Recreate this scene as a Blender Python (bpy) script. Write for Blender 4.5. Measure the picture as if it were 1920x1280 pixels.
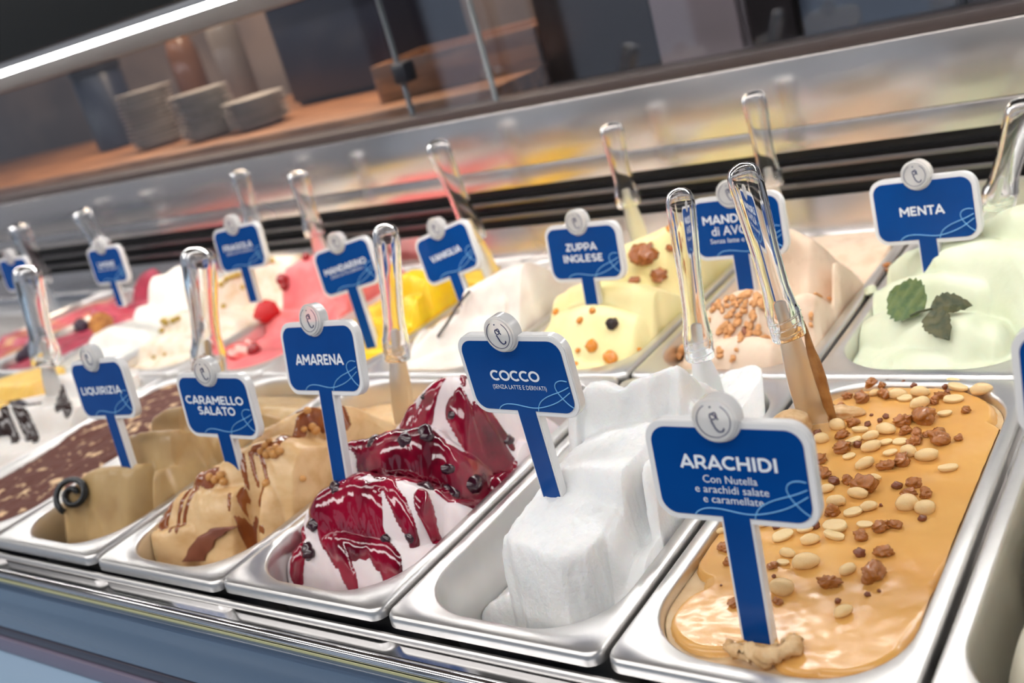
import bpy, bmesh, math, random
import numpy as np
from mathutils import Vector, Matrix, Euler

for _o in list(bpy.data.objects):
    bpy.data.objects.remove(_o)
SC = bpy.context.scene
COL = SC.collection
R = math.radians
rng = random.Random(11)

# ---------------------------------------------------------------- camera
cam_data = bpy.data.cameras.new('camera')
cam = bpy.data.objects.new('camera', cam_data)
COL.objects.link(cam)
_F, _A, _B, _C, _X, _Y, _Z = (1964.169193, 0.688565, 1.234108, -0.285092, 0.483345, -0.377057, 0.365504)
cam_data.sensor_width = 36.0
cam_data.lens = 36.0 * _F / 1920.0
cam_data.clip_start = 0.02
cam.matrix_world = Matrix.Translation((_X, _Y, _Z)) @ (Matrix.Rotation(_A, 4, 'Z') @ Matrix.Rotation(_B, 4, 'X') @ Matrix.Rotation(_C, 4, 'Z'))
cam_data.dof.use_dof = True
cam_data.dof.focus_distance = 0.68
cam_data.dof.aperture_fstop = 6.0
SC.camera = cam

# ---------------------------------------------------------------- world, exposure, added fill lights, counter lamp
SC.view_settings.view_transform = 'Standard'
SC.view_settings.look = 'None'
SC.view_settings.gamma = 1.0
SC.view_settings.use_curve_mapping = False
SC.view_settings.exposure = 0.28
world = bpy.data.worlds.new('world')
SC.world = world
world.use_nodes = True
_bg = world.node_tree.nodes['Background']
_bg.inputs['Color'].default_value = (0.80, 0.86, 1.0, 1)
_bg.inputs['Strength'].default_value = 0.25


def lamp(name, loc, size, power, color, rot=(0, 0, 0)):
    d = bpy.data.lights.new(name, 'AREA')
    d.shape = 'RECTANGLE'
    d.size, d.size_y = size
    d.energy = power
    d.color = color
    o = bpy.data.objects.new(name, d)
    o.location = loc
    o.rotation_euler = rot
    COL.objects.link(o)
    return o


lamp('fill_light', (0.3, -0.62, 1.75), (2.6, 0.4), 15, (1.0, 0.97, 0.94), (R(6), 0, 0))  # unseen overhead lights, added to fill the front row from above
lamp('fill_light', (-2.1, -0.62, 1.75), (2.0, 0.4), 10, (1.0, 0.97, 0.94), (R(6), 0, 0))
lamp('fill_light', (0.9, -2.3, 1.80), (2.6, 0.5), 21, (1.0, 0.97, 0.95), (R(40), 0, 0))  # unseen lights tilted at the case, added to fill the front faces
lamp('fill_light', (-1.9, -2.3, 1.80), (2.6, 0.5), 26, (1.0, 0.97, 0.95), (R(40), 0, 0))
lamp('counter_lamp', (-0.9, 1.15, 1.05), (2.4, 0.15), 44, (1.0, 0.76, 0.55))


# ---------------------------------------------------------------- surfaces of the ice cream (plan coordinates of one pan, metres)
PW_, PL_ = 0.169, 0.3505          # pitch of the pans across and along the case
OP = (0.0125, 0.1565, 0.014, 0.339, 0.050)   # opening of a pan: x0, x1, y0, y1, corner radius


def _hash(ix, iy, seed):
    h = (ix.astype(np.int64) * 374761393 + iy.astype(np.int64) * 668265263 + seed * 1274126177) & 0x7FFFFFFF
    h = ((h ^ (h >> 13)) * 1103515245) & 0x7FFFFFFF
    h = ((h ^ (h >> 11)) * 69069 + 12345) & 0x7FFFFFFF
    return ((h >> 7) & 0xFFFF) / 65535.0


def vnoise(x, y, seed=0):
    ix, iy = np.floor(x), np.floor(y)
    fx, fy = x - ix, y - iy
    fx = fx * fx * fx * (fx * (fx * 6 - 15) + 10)
    fy = fy * fy * fy * (fy * (fy * 6 - 15) + 10)
    a, b = _hash(ix, iy, seed), _hash(ix + 1, iy, seed)
    c, d = _hash(ix, iy + 1, seed), _hash(ix + 1, iy + 1, seed)
    return (a * (1 - fx) + b * fx) * (1 - fy) + (c * (1 - fx) + d * fx) * fy * 1.0 - 0.5


def fbm(x, y, seed=0, octs=4, gain=0.5):
    s, a = 0.0, 1.0
    for o in range(octs):
        s = s + a * vnoise(x * 2 ** o + 13.7 * o, y * 2 ** o - 7.3 * o, seed + o)
        a *= gain
    return s


def smax(a, b, k):
    h = np.clip(0.5 + 0.5 * (a - b) / k, 0, 1)
    return b * (1 - h) + a * h + k * h * (1 - h)


def bend(t, r, m):
    """drop at distance t behind or before a crest: round of radius r at the crest, then a straight slope m"""
    lim = m * r
    return np.where(t < lim, t * t / (2 * r), m * t - m * m * r / 2)


def smooth_curve(pts, n=60):
    p = np.array(sorted(pts), float)
    if len(p) < 3:
        return p
    xs = np.linspace(p[0, 0], p[-1, 0], n)
    dxs = np.maximum(np.diff(p[:, 0]), 1e-4)[:, None]
    sl = np.diff(p[:, 1:], axis=0) / dxs
    m = np.zeros_like(p[:, 1:])
    m[1:-1] = np.where(sl[:-1] * sl[1:] > 0, 2 * sl[:-1] * sl[1:] / (sl[:-1] + sl[1:] + 1e-12 * np.sign(sl[:-1] + sl[1:])), 0)
    m[0], m[-1] = sl[0] * .5, sl[-1] * .5
    out = [xs]
    i = np.clip(np.searchsorted(p[:, 0], xs) - 1, 0, len(p) - 2)
    h = np.maximum(p[i + 1, 0] - p[i, 0], 1e-4)
    t = (xs - p[i, 0]) / h
    for c in range(p.shape[1] - 1):
        y0, y1, m0, m1 = p[i, c + 1], p[i + 1, c + 1], m[i, c] * h, m[i + 1, c] * h
        out.append((2 * t ** 3 - 3 * t ** 2 + 1) * y0 + (t ** 3 - 2 * t ** 2 + t) * m0 + (-2 * t ** 3 + 3 * t ** 2) * y1 + (t ** 3 - t ** 2) * m1)
    return np.stack(out, 1)


def fold_height(x, y, f):
    """one fold of ice cream: a crest line across the pan, steep towards the customer, gentle behind"""
    c = smooth_curve(f['pts'])
    yf, H = np.interp(x, c[:, 0], c[:, 1]), np.interp(x, c[:, 0], c[:, 2])
    over = np.maximum(c[0, 0] - x, x - c[-1, 0])
    H = H - bend(np.maximum(over, 0), f.get('er', .006), f.get('es', 2.0))
    t = y - yf
    if 'len' in f:           # the shelf behind the crest ends after this length
        H = H - bend(np.maximum(t - f['len'], 0), .006, 2.0)
    return H - np.where(t < 0, bend(np.maximum(-t, 0), f.get('r', .006), f.get('m', 3.0)), bend(np.maximum(t, 0), f.get('rb', .03), f.get('mb', .35)))


def pan_height(x, y, S):
    """height of the ice cream over the rim of its pan"""
    sd = S.get('seed', 1)
    wa, wf = S.get('warp', .004), S.get('wfreq', 22.0)
    xw = x + wa * fbm(x * wf, y * wf, sd, 3)
    yw = y + wa * fbm(x * wf + 40, y * wf + 9, sd + 5, 3)
    z = np.full(np.shape(x), S.get('base', -.085)) + S.get('tilt', 0.0) * (np.asarray(y) - .17)
    for f in S['folds']:
        z = smax(fold_height(xw, yw, f), z, S.get('k', .004))
    for (bx, by, br, bh) in S.get('bumps', []):
        z = z + bh * np.exp(-((x - bx) ** 2 + (y - by) ** 2) / (br * br))
    for n in S.get('noise', [(.0012, 60.0)]):
        z = z + n[0] * fbm(x * n[1], y * n[1], sd + 20, 4, n[2] if len(n) > 2 else .5)
    st = S.get('streak')
    if st:
        z = z + st[0] * vnoise(xw * st[1], yw * st[2], sd + 31)
    return np.minimum(z, S.get('top', .2))


def half_width(y):
    x0, x1, y0, y1, r = OP
    d = np.minimum(y - y0, y1 - y)
    d = np.clip(d, 0, r)
    return (x1 - x0) / 2 - r + np.sqrt(np.maximum(r * r - (r - d) ** 2, 0))


def pan_grid(S, nu, nv):
    x0, x1, y0, y1, r = OP
    q = np.linspace(0, 1, nv)
    q = q * .55 + .45 * (.5 - .5 * np.cos(np.pi * q))
    yy = y0 + (y1 - y0) * q
    s = np.linspace(-1, 1, nu)
    X = (x0 + x1) / 2 + s[None, :] * half_width(yy)[:, None]
    Y = np.repeat(yy[:, None], nu, 1)
    Z = pan_height(X, Y, S)
    # stay inside the tapering walls of the pan
    f = 1 - .078 * np.clip(-Z / .1, 0, 1) - .014
    X = (x0 + x1) / 2 + (X - (x0 + x1) / 2) * f
    Y = (y0 + y1) / 2 + (Y - (y0 + y1) / 2) * (1 - .036 * np.clip(-Z / .1, 0, 1) - .006)
    return X, Y, Z


def stroke_mask(X, Y, strokes):
    """how deep inside a set of poured strokes each point is, 0 outside, 1 in the middle"""
    M = np.zeros(np.shape(X))
    for st in strokes:
        P = st['pts']
        for a, b in zip(P[:-1], P[1:]):
            dx, dy = b[0] - a[0], b[1] - a[1]
            L2 = dx * dx + dy * dy + 1e-12
            t = np.clip(((X - a[0]) * dx + (Y - a[1]) * dy) / L2, 0, 1)
            d = np.hypot(X - a[0] - t * dx, Y - a[1] - t * dy)
            w = a[2] * (1 - t) + b[2] * t
            M = np.maximum(M, 1 - d / w)
    return M


# measured positions: plan coordinates of one pan for folds and toppings, world coordinates for signs and spatulas
DATA = {'SP': {'almond': {'base': -0.022,
                   'folds': [{'m': 1.5, 'mb': 0.0, 'pts': [(0.02, 0.03, -0.02), (0.06, 0.018, -0.016), (0.12, 0.016, -0.012), (0.155, 0.03, -0.01)], 'r': 0.01},
                             {'m': 1.5, 'mb': 0.45, 'pts': [(0.0385, 0.0618, -0.004), (0.0706, 0.0503, 0.01), (0.1028, 0.0428, 0.016), (0.1275, 0.0396, 0.012), (0.1401, 0.0508, 0.0)], 'r': 0.012, 'rb': 0.012},
                             {'m': 1.6, 'mb': 0.7, 'pts': [(0.0437, 0.0815, 0.022), (0.0723, 0.0788, 0.038), (0.0912, 0.0797, 0.044), (0.1079, 0.0753, 0.044), (0.1201, 0.0748, 0.03)], 'r': 0.012, 'rb': 0.012},
                             {'es': 4, 'm': 2, 'mb': 0.8, 'pts': [(0.1087, 0.0784, 0.016), (0.1234, 0.0837, 0.026), (0.1415, 0.0858, 0.036), (0.1547, 0.0867, 0.032), (0.1565, 0.1058, 0.01)], 'r': 0.005, 'rb': 0.01},
                             {'es': 4, 'm': 2.0, 'mb': 0.8, 'pts': [(0.0898, 0.1486, 0.056), (0.1085, 0.1583, 0.072), (0.1352, 0.1407, 0.066), (0.1541, 0.1386, 0.044), (0.1532, 0.1542, 0.018)], 'r': 0.005, 'rb': 0.012},
                             {'m': 0.2, 'mb': 0.0, 'pts': [(0.02, 0.3, 0.0), (0.15, 0.3, 0.004)], 'r': 0.03}],
                   'k': 0.0025,
                   'k_col': 0,
                   'noise': [(0.0012, 50.0), (0.0006, 180.0)],
                   'row': 1,
                   'seed': 23,
                   'warp': 0.004},
        'biscuit': {'base': -0.012,
                    'folds': [{'m': 1.2, 'mb': 0.1, 'pts': [(0.02, 0.06, 0.0), (0.15, 0.06, -0.004)], 'r': 0.014}, {'m': 1.2, 'mb': 0.15, 'pts': [(0.02, 0.14, 0.004), (0.12, 0.14, -0.004)], 'r': 0.014}],
                    'k': 0.004,
                    'k_col': -8,
                    'noise': [(0.003, 45.0)],
                    'row': 1,
                    'seed': 39,
                    'warp': 0.006},
        'caramel': {'base': -0.07,
                    'folds': [{'es': 6,
                               'm': 4,
                               'mb': 0.25,
                               'pts': [(-0.0091, 0.0497, -0.014), (0.0051, 0.0502, -0.006), (0.0502, 0.0633, -0.002), (0.0715, 0.0751, -0.002), (0.0903, 0.0863, -0.003), (0.1199, 0.109, -0.006)],
                               'r': 0.003,
                               'rb': 0.02},
                              {'es': 4,
                               'm': 2.2,
                               'mb': 0.45,
                               'pts': [(0.0139, 0.0568, -0.006), (0.0199, 0.0654, 0.004), (0.0218, 0.0792, 0.012), (0.0342, 0.0846, 0.018), (0.0796, 0.0884, 0.022), (0.1016, 0.0947, 0.022), (0.1257, 0.1053, 0.019),
                                       (0.117, 0.1517, 0.0)],
                               'r': 0.01,
                               'rb': 0.012},
                              {'es': 2, 'm': 2.4, 'mb': 0.6, 'pts': [(0.0495, 0.1027, 0.03), (0.0917, 0.1163, 0.046), (0.116, 0.1345, 0.05), (0.1493, 0.1331, 0.042), (0.1573, 0.1567, 0.03)], 'r': 0.012, 'rb': 0.012},
                              {'es': 2, 'm': 2.2, 'mb': 1.0, 'pts': [(0.0846, 0.1444, 0.048), (0.1085, 0.1555, 0.054), (0.1269, 0.1658, 0.058), (0.1436, 0.1836, 0.05), (0.142, 0.2008, 0.03)], 'r': 0.009},
                              {'m': 0.4, 'mb': 0.1, 'pts': [(0.01, 0.28, -0.02), (0.16, 0.27, -0.015)], 'r': 0.02}],
                    'k': 0.0022,
                    'k_col': -2,
                    'noise': [(0.0016, 45.0), (0.0006, 160.0)],
                    'row': 0,
                    'seed': 9,
                    'streak': (0.0018, 26.0, 150.0),
                    'warp': 0.004},
        'cherry': {'base': -0.09,
                   'folds': [{'es': 5,
                              'm': 3.2,
                              'mb': 0.5,
                              'pts': [(0.0207, 0.0589, -0.012), (0.0272, 0.0703, -0.004), (0.0435, 0.0768, -0.001), (0.0631, 0.0749, -0.001), (0.0867, 0.0763, -0.003), (0.1133, 0.0782, -0.004), (0.1435, 0.0799, -0.008)],
                              'r': 0.008,
                              'rb': 0.012},
                             {'es': 5,
                              'm': 3,
                              'mb': 0.5,
                              'pts': [(0.0237, 0.0919, 0.014), (0.0355, 0.091, 0.024), (0.0555, 0.0981, 0.03), (0.0747, 0.1026, 0.034), (0.1038, 0.1025, 0.032), (0.134, 0.1036, 0.024), (0.143, 0.1164, 0.008)],
                              'r': 0.009,
                              'rb': 0.012},
                             {'es': 4, 'm': 3.2, 'mb': 0.8, 'pts': [(0.0392, 0.1321, 0.044), (0.0553, 0.1352, 0.046), (0.0858, 0.1389, 0.054), (0.1151, 0.1444, 0.055), (0.124, 0.1464, 0.044)], 'r': 0.007, 'rb': 0.012},
                             {'es': 2, 'm': 2, 'mb': 0.3, 'pts': [(0.1172, 0.1428, 0.01), (0.1384, 0.1474, 0.004), (0.1466, 0.1703, -0.002)], 'r': 0.012},
                             {'es': 4,
                              'm': 2.0,
                              'mb': 1.0,
                              'pts': [(0.0684, 0.1689, 0.046), (0.076, 0.179, 0.058), (0.1015, 0.1901, 0.074), (0.1142, 0.193, 0.075), (0.1315, 0.1913, 0.068), (0.1414, 0.2023, 0.04), (0.1514, 0.2053, 0.012)],
                              'r': 0.01,
                              'rb': 0.015}],
                   'k': 0.0025,
                   'k_col': -1,
                   'noise': [(0.0014, 45.0)],
                   'row': 0,
                   'seed': 7,
                   'streak': (0.0016, 40.0, 110.0),
                   'warp': 0.003},
        'coconut': {'base': -0.085,
                    'folds': [{'er': 0.003,
                               'es': 2.0,
                               'm': 2.2,
                               'mb': 0.05,
                               'pts': [(-0.0066, 0.0767, -0.062), (0.0178, 0.0734, -0.046), (0.0294, 0.0803, -0.04), (0.0656, 0.0739, -0.034), (0.1031, 0.071, -0.03), (0.1344, 0.093, -0.02)],
                               'r': 0.004,
                               'rb': 0.03},
                              {'er': 0.003, 'es': 2, 'm': 2.5, 'mb': 0.1, 'pts': [(0.1043, 0.0836, -0.022), (0.1175, 0.0899, -0.014), (0.1338, 0.0964, -0.008), (0.1448, 0.1077, -0.004)], 'r': 0.004, 'rb': 0.03},
                              {'er': 0.002,
                               'es': 7,
                               'len': 0.07,
                               'm': 9,
                               'mb': -0.16,
                               'pts': [(0.0585, 0.0747, 0.017), (0.0707, 0.0673, 0.02), (0.0918, 0.0605, 0.021), (0.1062, 0.0564, 0.022), (0.115, 0.056, 0.021), (0.1239, 0.0611, 0.021), (0.1315, 0.0683, 0.021),
                                       (0.1329, 0.0833, 0.021), (0.132, 0.1063, 0.02)],
                               'r': 0.001,
                               'rb': 0.05},
                              {'er': 0.012, 'es': 2.5, 'm': 2, 'mb': -0.1, 'pts': [(0.115, 0.09, -0.012), (0.16, 0.095, 0.006)], 'r': 0.01},
                              {'er': 0.006,
                               'es': 5,
                               'len': 0.06,
                               'm': 5,
                               'mb': 0.02,
                               'pts': [(0.0767, 0.1263, 0.042), (0.0887, 0.1254, 0.045), (0.1122, 0.1197, 0.049), (0.1365, 0.117, 0.051), (0.1488, 0.1264, 0.049), (0.1431, 0.1467, 0.04)],
                               'r': 0.003,
                               'rb': 0.05},
                              {'m': 0.6, 'mb': 0.06, 'pts': [(0.02, 0.25, -0.02), (0.1, 0.24, -0.006), (0.155, 0.25, -0.004)], 'r': 0.01},
                              {'er': 0.003,
                               'es': 7,
                               'm': 2.0,
                               'mb': 1.0,
                               'pts': [(0.064, 0.1875, 0.066), (0.0662, 0.197, 0.069), (0.0789, 0.197, 0.07), (0.0905, 0.1952, 0.068), (0.0967, 0.194, 0.067), (0.1057, 0.2009, 0.07), (0.1168, 0.2043, 0.073),
                                       (0.1297, 0.2167, 0.074), (0.1352, 0.2146, 0.07), (0.141, 0.211, 0.05)],
                               'r': 0.004,
                               'rb': 0.012}],
                    'k': 0.0012,
                    'k_col': 0,
                    'noise': [(0.002, 45.0)],
                    'rough': [(0.0016, 55.0), (0.0009, 260.0)],
                    'row': 0,
                    'seed': 3,
                    'warp': 0.0026,
                    'wfreq': 40},
        'cream': {'base': -0.08,
                  'folds': [{'er': 0.008, 'es': 6, 'm': 4, 'mb': 0.0, 'pts': [(0.036, 0.03, -0.035), (0.16, 0.03, -0.03)], 'r': 0.01},
                            {'er': 0.006, 'es': 8, 'm': 4, 'mb': 0.0, 'pts': [(0.046, 0.075, 0.012), (0.16, 0.07, 0.02)], 'r': 0.008}, {'es': 6, 'm': 3, 'mb': 0.1, 'pts': [(0.044, 0.17, 0.03), (0.16, 0.17, 0.04)], 'r': 0.006}],
                  'k': 0.004,
                  'k_col': 2,
                  'noise': [(0.001, 40.0)],
                  'row': 0,
                  'seed': 19,
                  'warp': 0.003},
        'custard': {'base': -0.02,
                    'folds': [{'m': 1, 'mb': 0.1, 'pts': [(0.01, 0.12, 0.0), (0.16, 0.12, 0.0)]}, {'m': 1, 'mb': 0.1, 'pts': [(0.01, 0.2, 0.01), (0.16, 0.2, 0.01)]},
                              {'m': 1, 'mb': 0.1, 'pts': [(0.01, 0.27, 0.02), (0.16, 0.27, 0.025)]}],
                    'k': 0.004,
                    'k_col': -6,
                    'row': 0,
                    'seed': 17},
        'custard_fruit': {'base': -0.02,
                          'folds': [{'m': 1, 'mb': 0.0, 'pts': [(0.02, 0.022, -0.012), (0.085, 0.012, -0.006), (0.15, 0.02, -0.01)], 'r': 0.02},
                                    {'m': 0.8, 'mb': 0.2, 'pts': [(0.0489, 0.0787, -0.004), (0.0838, 0.0773, 0.002), (0.1135, 0.0798, 0.002), (0.1341, 0.0963, -0.002)], 'r': 0.02},
                                    {'m': 1.2,
                                     'mb': 0.5,
                                     'pts': [(0.0242, 0.0732, 0.002), (0.035, 0.095, 0.016), (0.0618, 0.0937, 0.03), (0.0937, 0.0874, 0.035), (0.1136, 0.0862, 0.033), (0.1458, 0.0866, 0.022), (0.1571, 0.1008, 0.004)],
                                     'r': 0.02,
                                     'rb': 0.016},
                                    {'m': 1.8, 'mb': 0.6, 'pts': [(0.0349, 0.1205, 0.034), (0.0559, 0.1171, 0.044), (0.0904, 0.1096, 0.05), (0.1357, 0.1031, 0.048), (0.1647, 0.1137, 0.032)], 'r': 0.007, 'rb': 0.012},
                                    {'m': 1.7, 'mb': 0.7, 'pts': [(0.055, 0.1785, 0.058), (0.0937, 0.1706, 0.066), (0.1235, 0.1738, 0.073), (0.1417, 0.1835, 0.076), (0.1688, 0.2202, 0.062)], 'r': 0.01}],
                          'k': 0.003,
                          'k_col': -1,
                          'noise': [(0.0006, 40.0)],
                          'row': 1,
                          'seed': 25,
                          'streak': (0.001, 15.0, 80.0),
                          'warp': 0.003},
        'lemon': {'base': -0.02,
                  'folds': [{'m': 1, 'mb': 0.0, 'pts': [(0.02, 0.03, -0.012), (0.085, 0.014, -0.006), (0.15, 0.02, -0.01)], 'r': 0.02},
                            {'m': 1.8, 'mb': 0.2, 'pts': [(-0.0094, 0.0768, 0.002), (-0.0302, 0.1149, 0.012), (0.0262, 0.1247, 0.018), (0.1168, 0.1172, 0.012), (0.1809, 0.103, 0.0)], 'r': 0.012},
                            {'m': 2, 'mb': 0.4, 'pts': [(-0.0988, 0.1708, 0.012), (-0.0901, 0.1847, 0.02), (-0.0747, 0.2029, 0.024), (-0.0206, 0.2023, 0.024), (0.0668, 0.1844, 0.01)], 'r': 0.012},
                            {'m': 2.2, 'mb': 0.3, 'pts': [(-0.0179, 0.2055, 0.046), (-0.0147, 0.24, 0.055), (0.0243, 0.2468, 0.05), (0.0389, 0.2481, 0.03)], 'r': 0.014},
                            {'m': 2, 'mb': 0.5, 'pts': [(0.0243, 0.2468, 0.05), (0.0274, 0.2803, 0.055), (0.0786, 0.2742, 0.045)], 'r': 0.014}],
                  'k': 0.004,
                  'k_col': -6,
                  'noise': [(0.0008, 40.0)],
                  'row': 1,
                  'seed': 35,
                  'warp': 0.005},
        'liquorice': {'base': -0.075,
                      'folds': [{'es': 2, 'm': 1.5, 'mb': -0.02, 'pts': [(-0.0408, 0.0787, -0.04), (0.0094, 0.0884, -0.034), (0.0514, 0.1037, -0.034), (0.1048, 0.1298, -0.03)], 'r': 0.008},
                                {'es': 3,
                                 'm': 2.2,
                                 'mb': 0.7,
                                 'pts': [(0.0399, 0.0675, 0.014), (0.0544, 0.087, 0.026), (0.0893, 0.0892, 0.03), (0.1144, 0.0949, 0.03), (0.1476, 0.0977, 0.026), (0.1612, 0.1136, 0.022), (0.1469, 0.1424, 0.01)],
                                 'r': 0.0035,
                                 'rb': 0.008},
                                {'es': 5, 'm': 2.6, 'mb': 0.8, 'pts': [(0.0859, 0.1232, 0.046), (0.1024, 0.1246, 0.05), (0.1511, 0.1293, 0.05), (0.1643, 0.1472, 0.036), (0.1569, 0.1732, 0.02)], 'r': 0.003, 'rb': 0.008},
                                {'es': 5, 'm': 2.4, 'mb': 0.8, 'pts': [(0.0947, 0.1515, 0.052), (0.1131, 0.1556, 0.058), (0.134, 0.1594, 0.06), (0.1592, 0.1837, 0.046), (0.1431, 0.2215, 0.02)], 'r': 0.003, 'rb': 0.01},
                                {'m': 0.5, 'mb': 0.4, 'pts': [(0.01, 0.28, 0.0), (0.16, 0.28, -0.005)], 'r': 0.02}],
                      'k': 0.0022,
                      'k_col': -3,
                      'noise': [(0.0014, 40.0)],
                      'row': 0,
                      'seed': 11,
                      'streak': (0.0018, 22.0, 130.0),
                      'warp': 0.004},
        'mandarin': {'base': -0.02,
                     'folds': [{'m': 1, 'mb': 0.0, 'pts': [(0.02, 0.03, -0.014), (0.085, 0.014, -0.008), (0.15, 0.02, -0.01)], 'r': 0.02},
                               {'m': 1.2, 'mb': 0.2, 'pts': [(0.0318, 0.0897, 0.0), (0.0586, 0.1059, 0.01), (0.107, 0.1054, 0.016), (0.1579, 0.1016, 0.006)], 'r': 0.015},
                               {'m': 2, 'mb': 0.3, 'pts': [(0.0672, 0.1431, 0.022), (0.1094, 0.1525, 0.034), (0.1614, 0.14, 0.03), (0.1903, 0.1272, 0.014)], 'r': 0.012},
                               {'m': 2.2, 'mb': 0.6, 'pts': [(0.0996, 0.1637, 0.044), (0.1301, 0.168, 0.056), (0.1532, 0.1687, 0.046), (0.1833, 0.1679, 0.046), (0.1976, 0.1684, 0.03)], 'r': 0.012}],
                     'k': 0.004,
                     'k_col': -3,
                     'noise': [(0.0008, 40.0)],
                     'row': 1,
                     'seed': 29,
                     'warp': 0.004},
        'mint': {'base': -0.022,
                 'folds': [{'m': 1, 'mb': 0.0, 'pts': [(0.02, 0.02, -0.012), (0.085, 0.012, -0.008), (0.15, 0.02, -0.01)], 'r': 0.02},
                           {'m': 0.6, 'mb': 0.12, 'pts': [(0.0415, 0.0526, -0.008), (0.0653, 0.0456, -0.002), (0.0969, 0.0496, -0.001), (0.1237, 0.0698, -0.004)], 'r': 0.02},
                           {'m': 1.2,
                            'mb': 0.35,
                            'pts': [(0.0044, 0.105, -0.004), (0.0247, 0.1039, 0.006), (0.0483, 0.0951, 0.014), (0.0752, 0.0828, 0.017), (0.1027, 0.0692, 0.017), (0.1273, 0.0709, 0.01)],
                            'r': 0.02,
                            'rb': 0.03},
                           {'m': 1.7,
                            'mb': 0.6,
                            'pts': [(0.0136, 0.1463, 0.012), (0.0312, 0.1458, 0.02), (0.0568, 0.1375, 0.027), (0.076, 0.1321, 0.031), (0.0875, 0.1271, 0.029), (0.1094, 0.1185, 0.028), (0.1388, 0.1277, 0.024)],
                            'r': 0.006,
                            'rb': 0.012},
                           {'m': 1.6, 'mb': 0.6, 'pts': [(0.0086, 0.1997, 0.014), (0.0354, 0.1815, 0.034), (0.08, 0.1531, 0.05), (0.1116, 0.1447, 0.054), (0.1444, 0.1264, 0.052)], 'r': 0.012, 'rb': 0.014},
                           {'m': 1.8, 'mb': 0.8, 'pts': [(0.0786, 0.1782, 0.048), (0.1083, 0.1658, 0.062), (0.1336, 0.1568, 0.074), (0.1573, 0.156, 0.076)], 'r': 0.006}],
                 'k': 0.003,
                 'k_col': 1,
                 'noise': [(0.0006, 40.0)],
                 'row': 1,
                 'seed': 21,
                 'streak': (0.0008, 15.0, 90.0),
                 'warp': 0.002},
        'peanut': {'base': -0.0075, 'folds': [], 'k': 0.004, 'k_col': 1, 'noise': [(0.0012, 25.0)], 'rough': [], 'row': 0, 'seed': 5, 'warp': 0.002},
        'pistachio': {'base': -0.02,
                      'folds': [{'m': 1, 'mb': 0.0, 'pts': [(0.02, 0.03, -0.012), (0.085, 0.014, -0.006), (0.15, 0.02, -0.01)], 'r': 0.02},
                                {'m': 1.5, 'mb': 0.2, 'pts': [(0.0085, 0.0631, 0.002), (0.0228, 0.0859, 0.012), (0.0774, 0.0882, 0.014), (0.1266, 0.0901, 0.0)], 'r': 0.012},
                                {'m': 1.8, 'mb': 0.4, 'pts': [(-0.0174, 0.1269, 0.024), (0.03, 0.1342, 0.032), (0.0972, 0.1389, 0.03), (0.1348, 0.1478, 0.01)], 'r': 0.012},
                                {'m': 1.8, 'mb': 0.5, 'pts': [(0.0491, 0.1992, 0.05), (0.0686, 0.2291, 0.058), (0.085, 0.2695, 0.058), (0.1206, 0.2947, 0.05)], 'r': 0.012}],
                      'k': 0.004,
                      'k_col': -5,
                      'noise': [(0.002, 45.0), (0.0008, 160.0)],
                      'row': 1,
                      'seed': 33,
                      'warp': 0.006},
        'raspberry': {'base': -0.02,
                      'folds': [{'m': 1, 'mb': 0.0, 'pts': [(0.02, 0.03, -0.012), (0.085, 0.014, -0.006), (0.15, 0.02, -0.01)], 'r': 0.02},
                                {'m': 1.5, 'mb': 0.2, 'pts': [(-0.0796, 0.104, -0.008), (-0.0627, 0.1269, -0.004), (0.0005, 0.1307, -0.002), (0.0862, 0.1155, -0.006)], 'r': 0.014},
                                {'m': 2, 'mb': 0.4, 'pts': [(-0.1689, 0.2051, 0.004), (-0.1353, 0.2274, 0.012), (-0.0856, 0.238, 0.018), (-0.0161, 0.2315, 0.018), (0.0868, 0.2049, 0.006)], 'r': 0.01},
                                {'m': 2, 'mb': 0.5, 'pts': [(-0.1828, 0.2996, 0.028), (-0.1665, 0.3324, 0.044), (-0.0762, 0.3242, 0.042), (-0.0007, 0.3311, 0.044), (0.0476, 0.3413, 0.04)], 'r': 0.012}],
                      'k': 0.004,
                      'k_col': -7,
                      'noise': [(0.001, 40.0)],
                      'row': 1,
                      'seed': 37,
                      'warp': 0.006},
        'strawberry': {'base': -0.02,
                       'folds': [{'m': 1, 'mb': 0.0, 'pts': [(0.02, 0.03, -0.014), (0.085, 0.014, -0.008), (0.15, 0.02, -0.01)], 'r': 0.02},
                                 {'m': 1.6, 'mb': 0.2, 'pts': [(-0.0308, 0.1289, -0.002), (-0.0335, 0.1542, 0.003), (-0.0068, 0.1732, 0.006), (0.0638, 0.158, 0.004), (0.1097, 0.1392, -0.006)], 'r': 0.014},
                                 {'m': 1.8, 'mb': 0.4, 'pts': [(-0.0709, 0.2176, 0.01), (-0.0433, 0.2365, 0.022), (0.0224, 0.2287, 0.022), (0.1119, 0.1996, 0.014), (0.171, 0.1641, 0.004)], 'r': 0.012},
                                 {'m': 2, 'mb': 0.5, 'pts': [(0.0124, 0.232, 0.054), (0.0437, 0.2435, 0.062), (0.0904, 0.2445, 0.06), (0.1811, 0.2029, 0.04)], 'r': 0.012}],
                       'k': 0.004,
                       'k_col': -4,
                       'noise': [(0.0008, 40.0)],
                       'row': 1,
                       'seed': 31,
                       'warp': 0.005},
        'tiramisu': {'base': -0.004,
                     'folds': [{'m': 0.1, 'mb': 0.05, 'pts': [(0.02, 0.2, 0.004), (0.15, 0.22, 0.006)], 'r': 0.03}],
                     'k': 0.004,
                     'k_col': -4,
                     'noise': [(0.003, 20.0), (0.0012, 160.0)],
                     'row': 0,
                     'seed': 13,
                     'warp': 0.002},
        'vanilla': {'base': -0.022,
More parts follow.
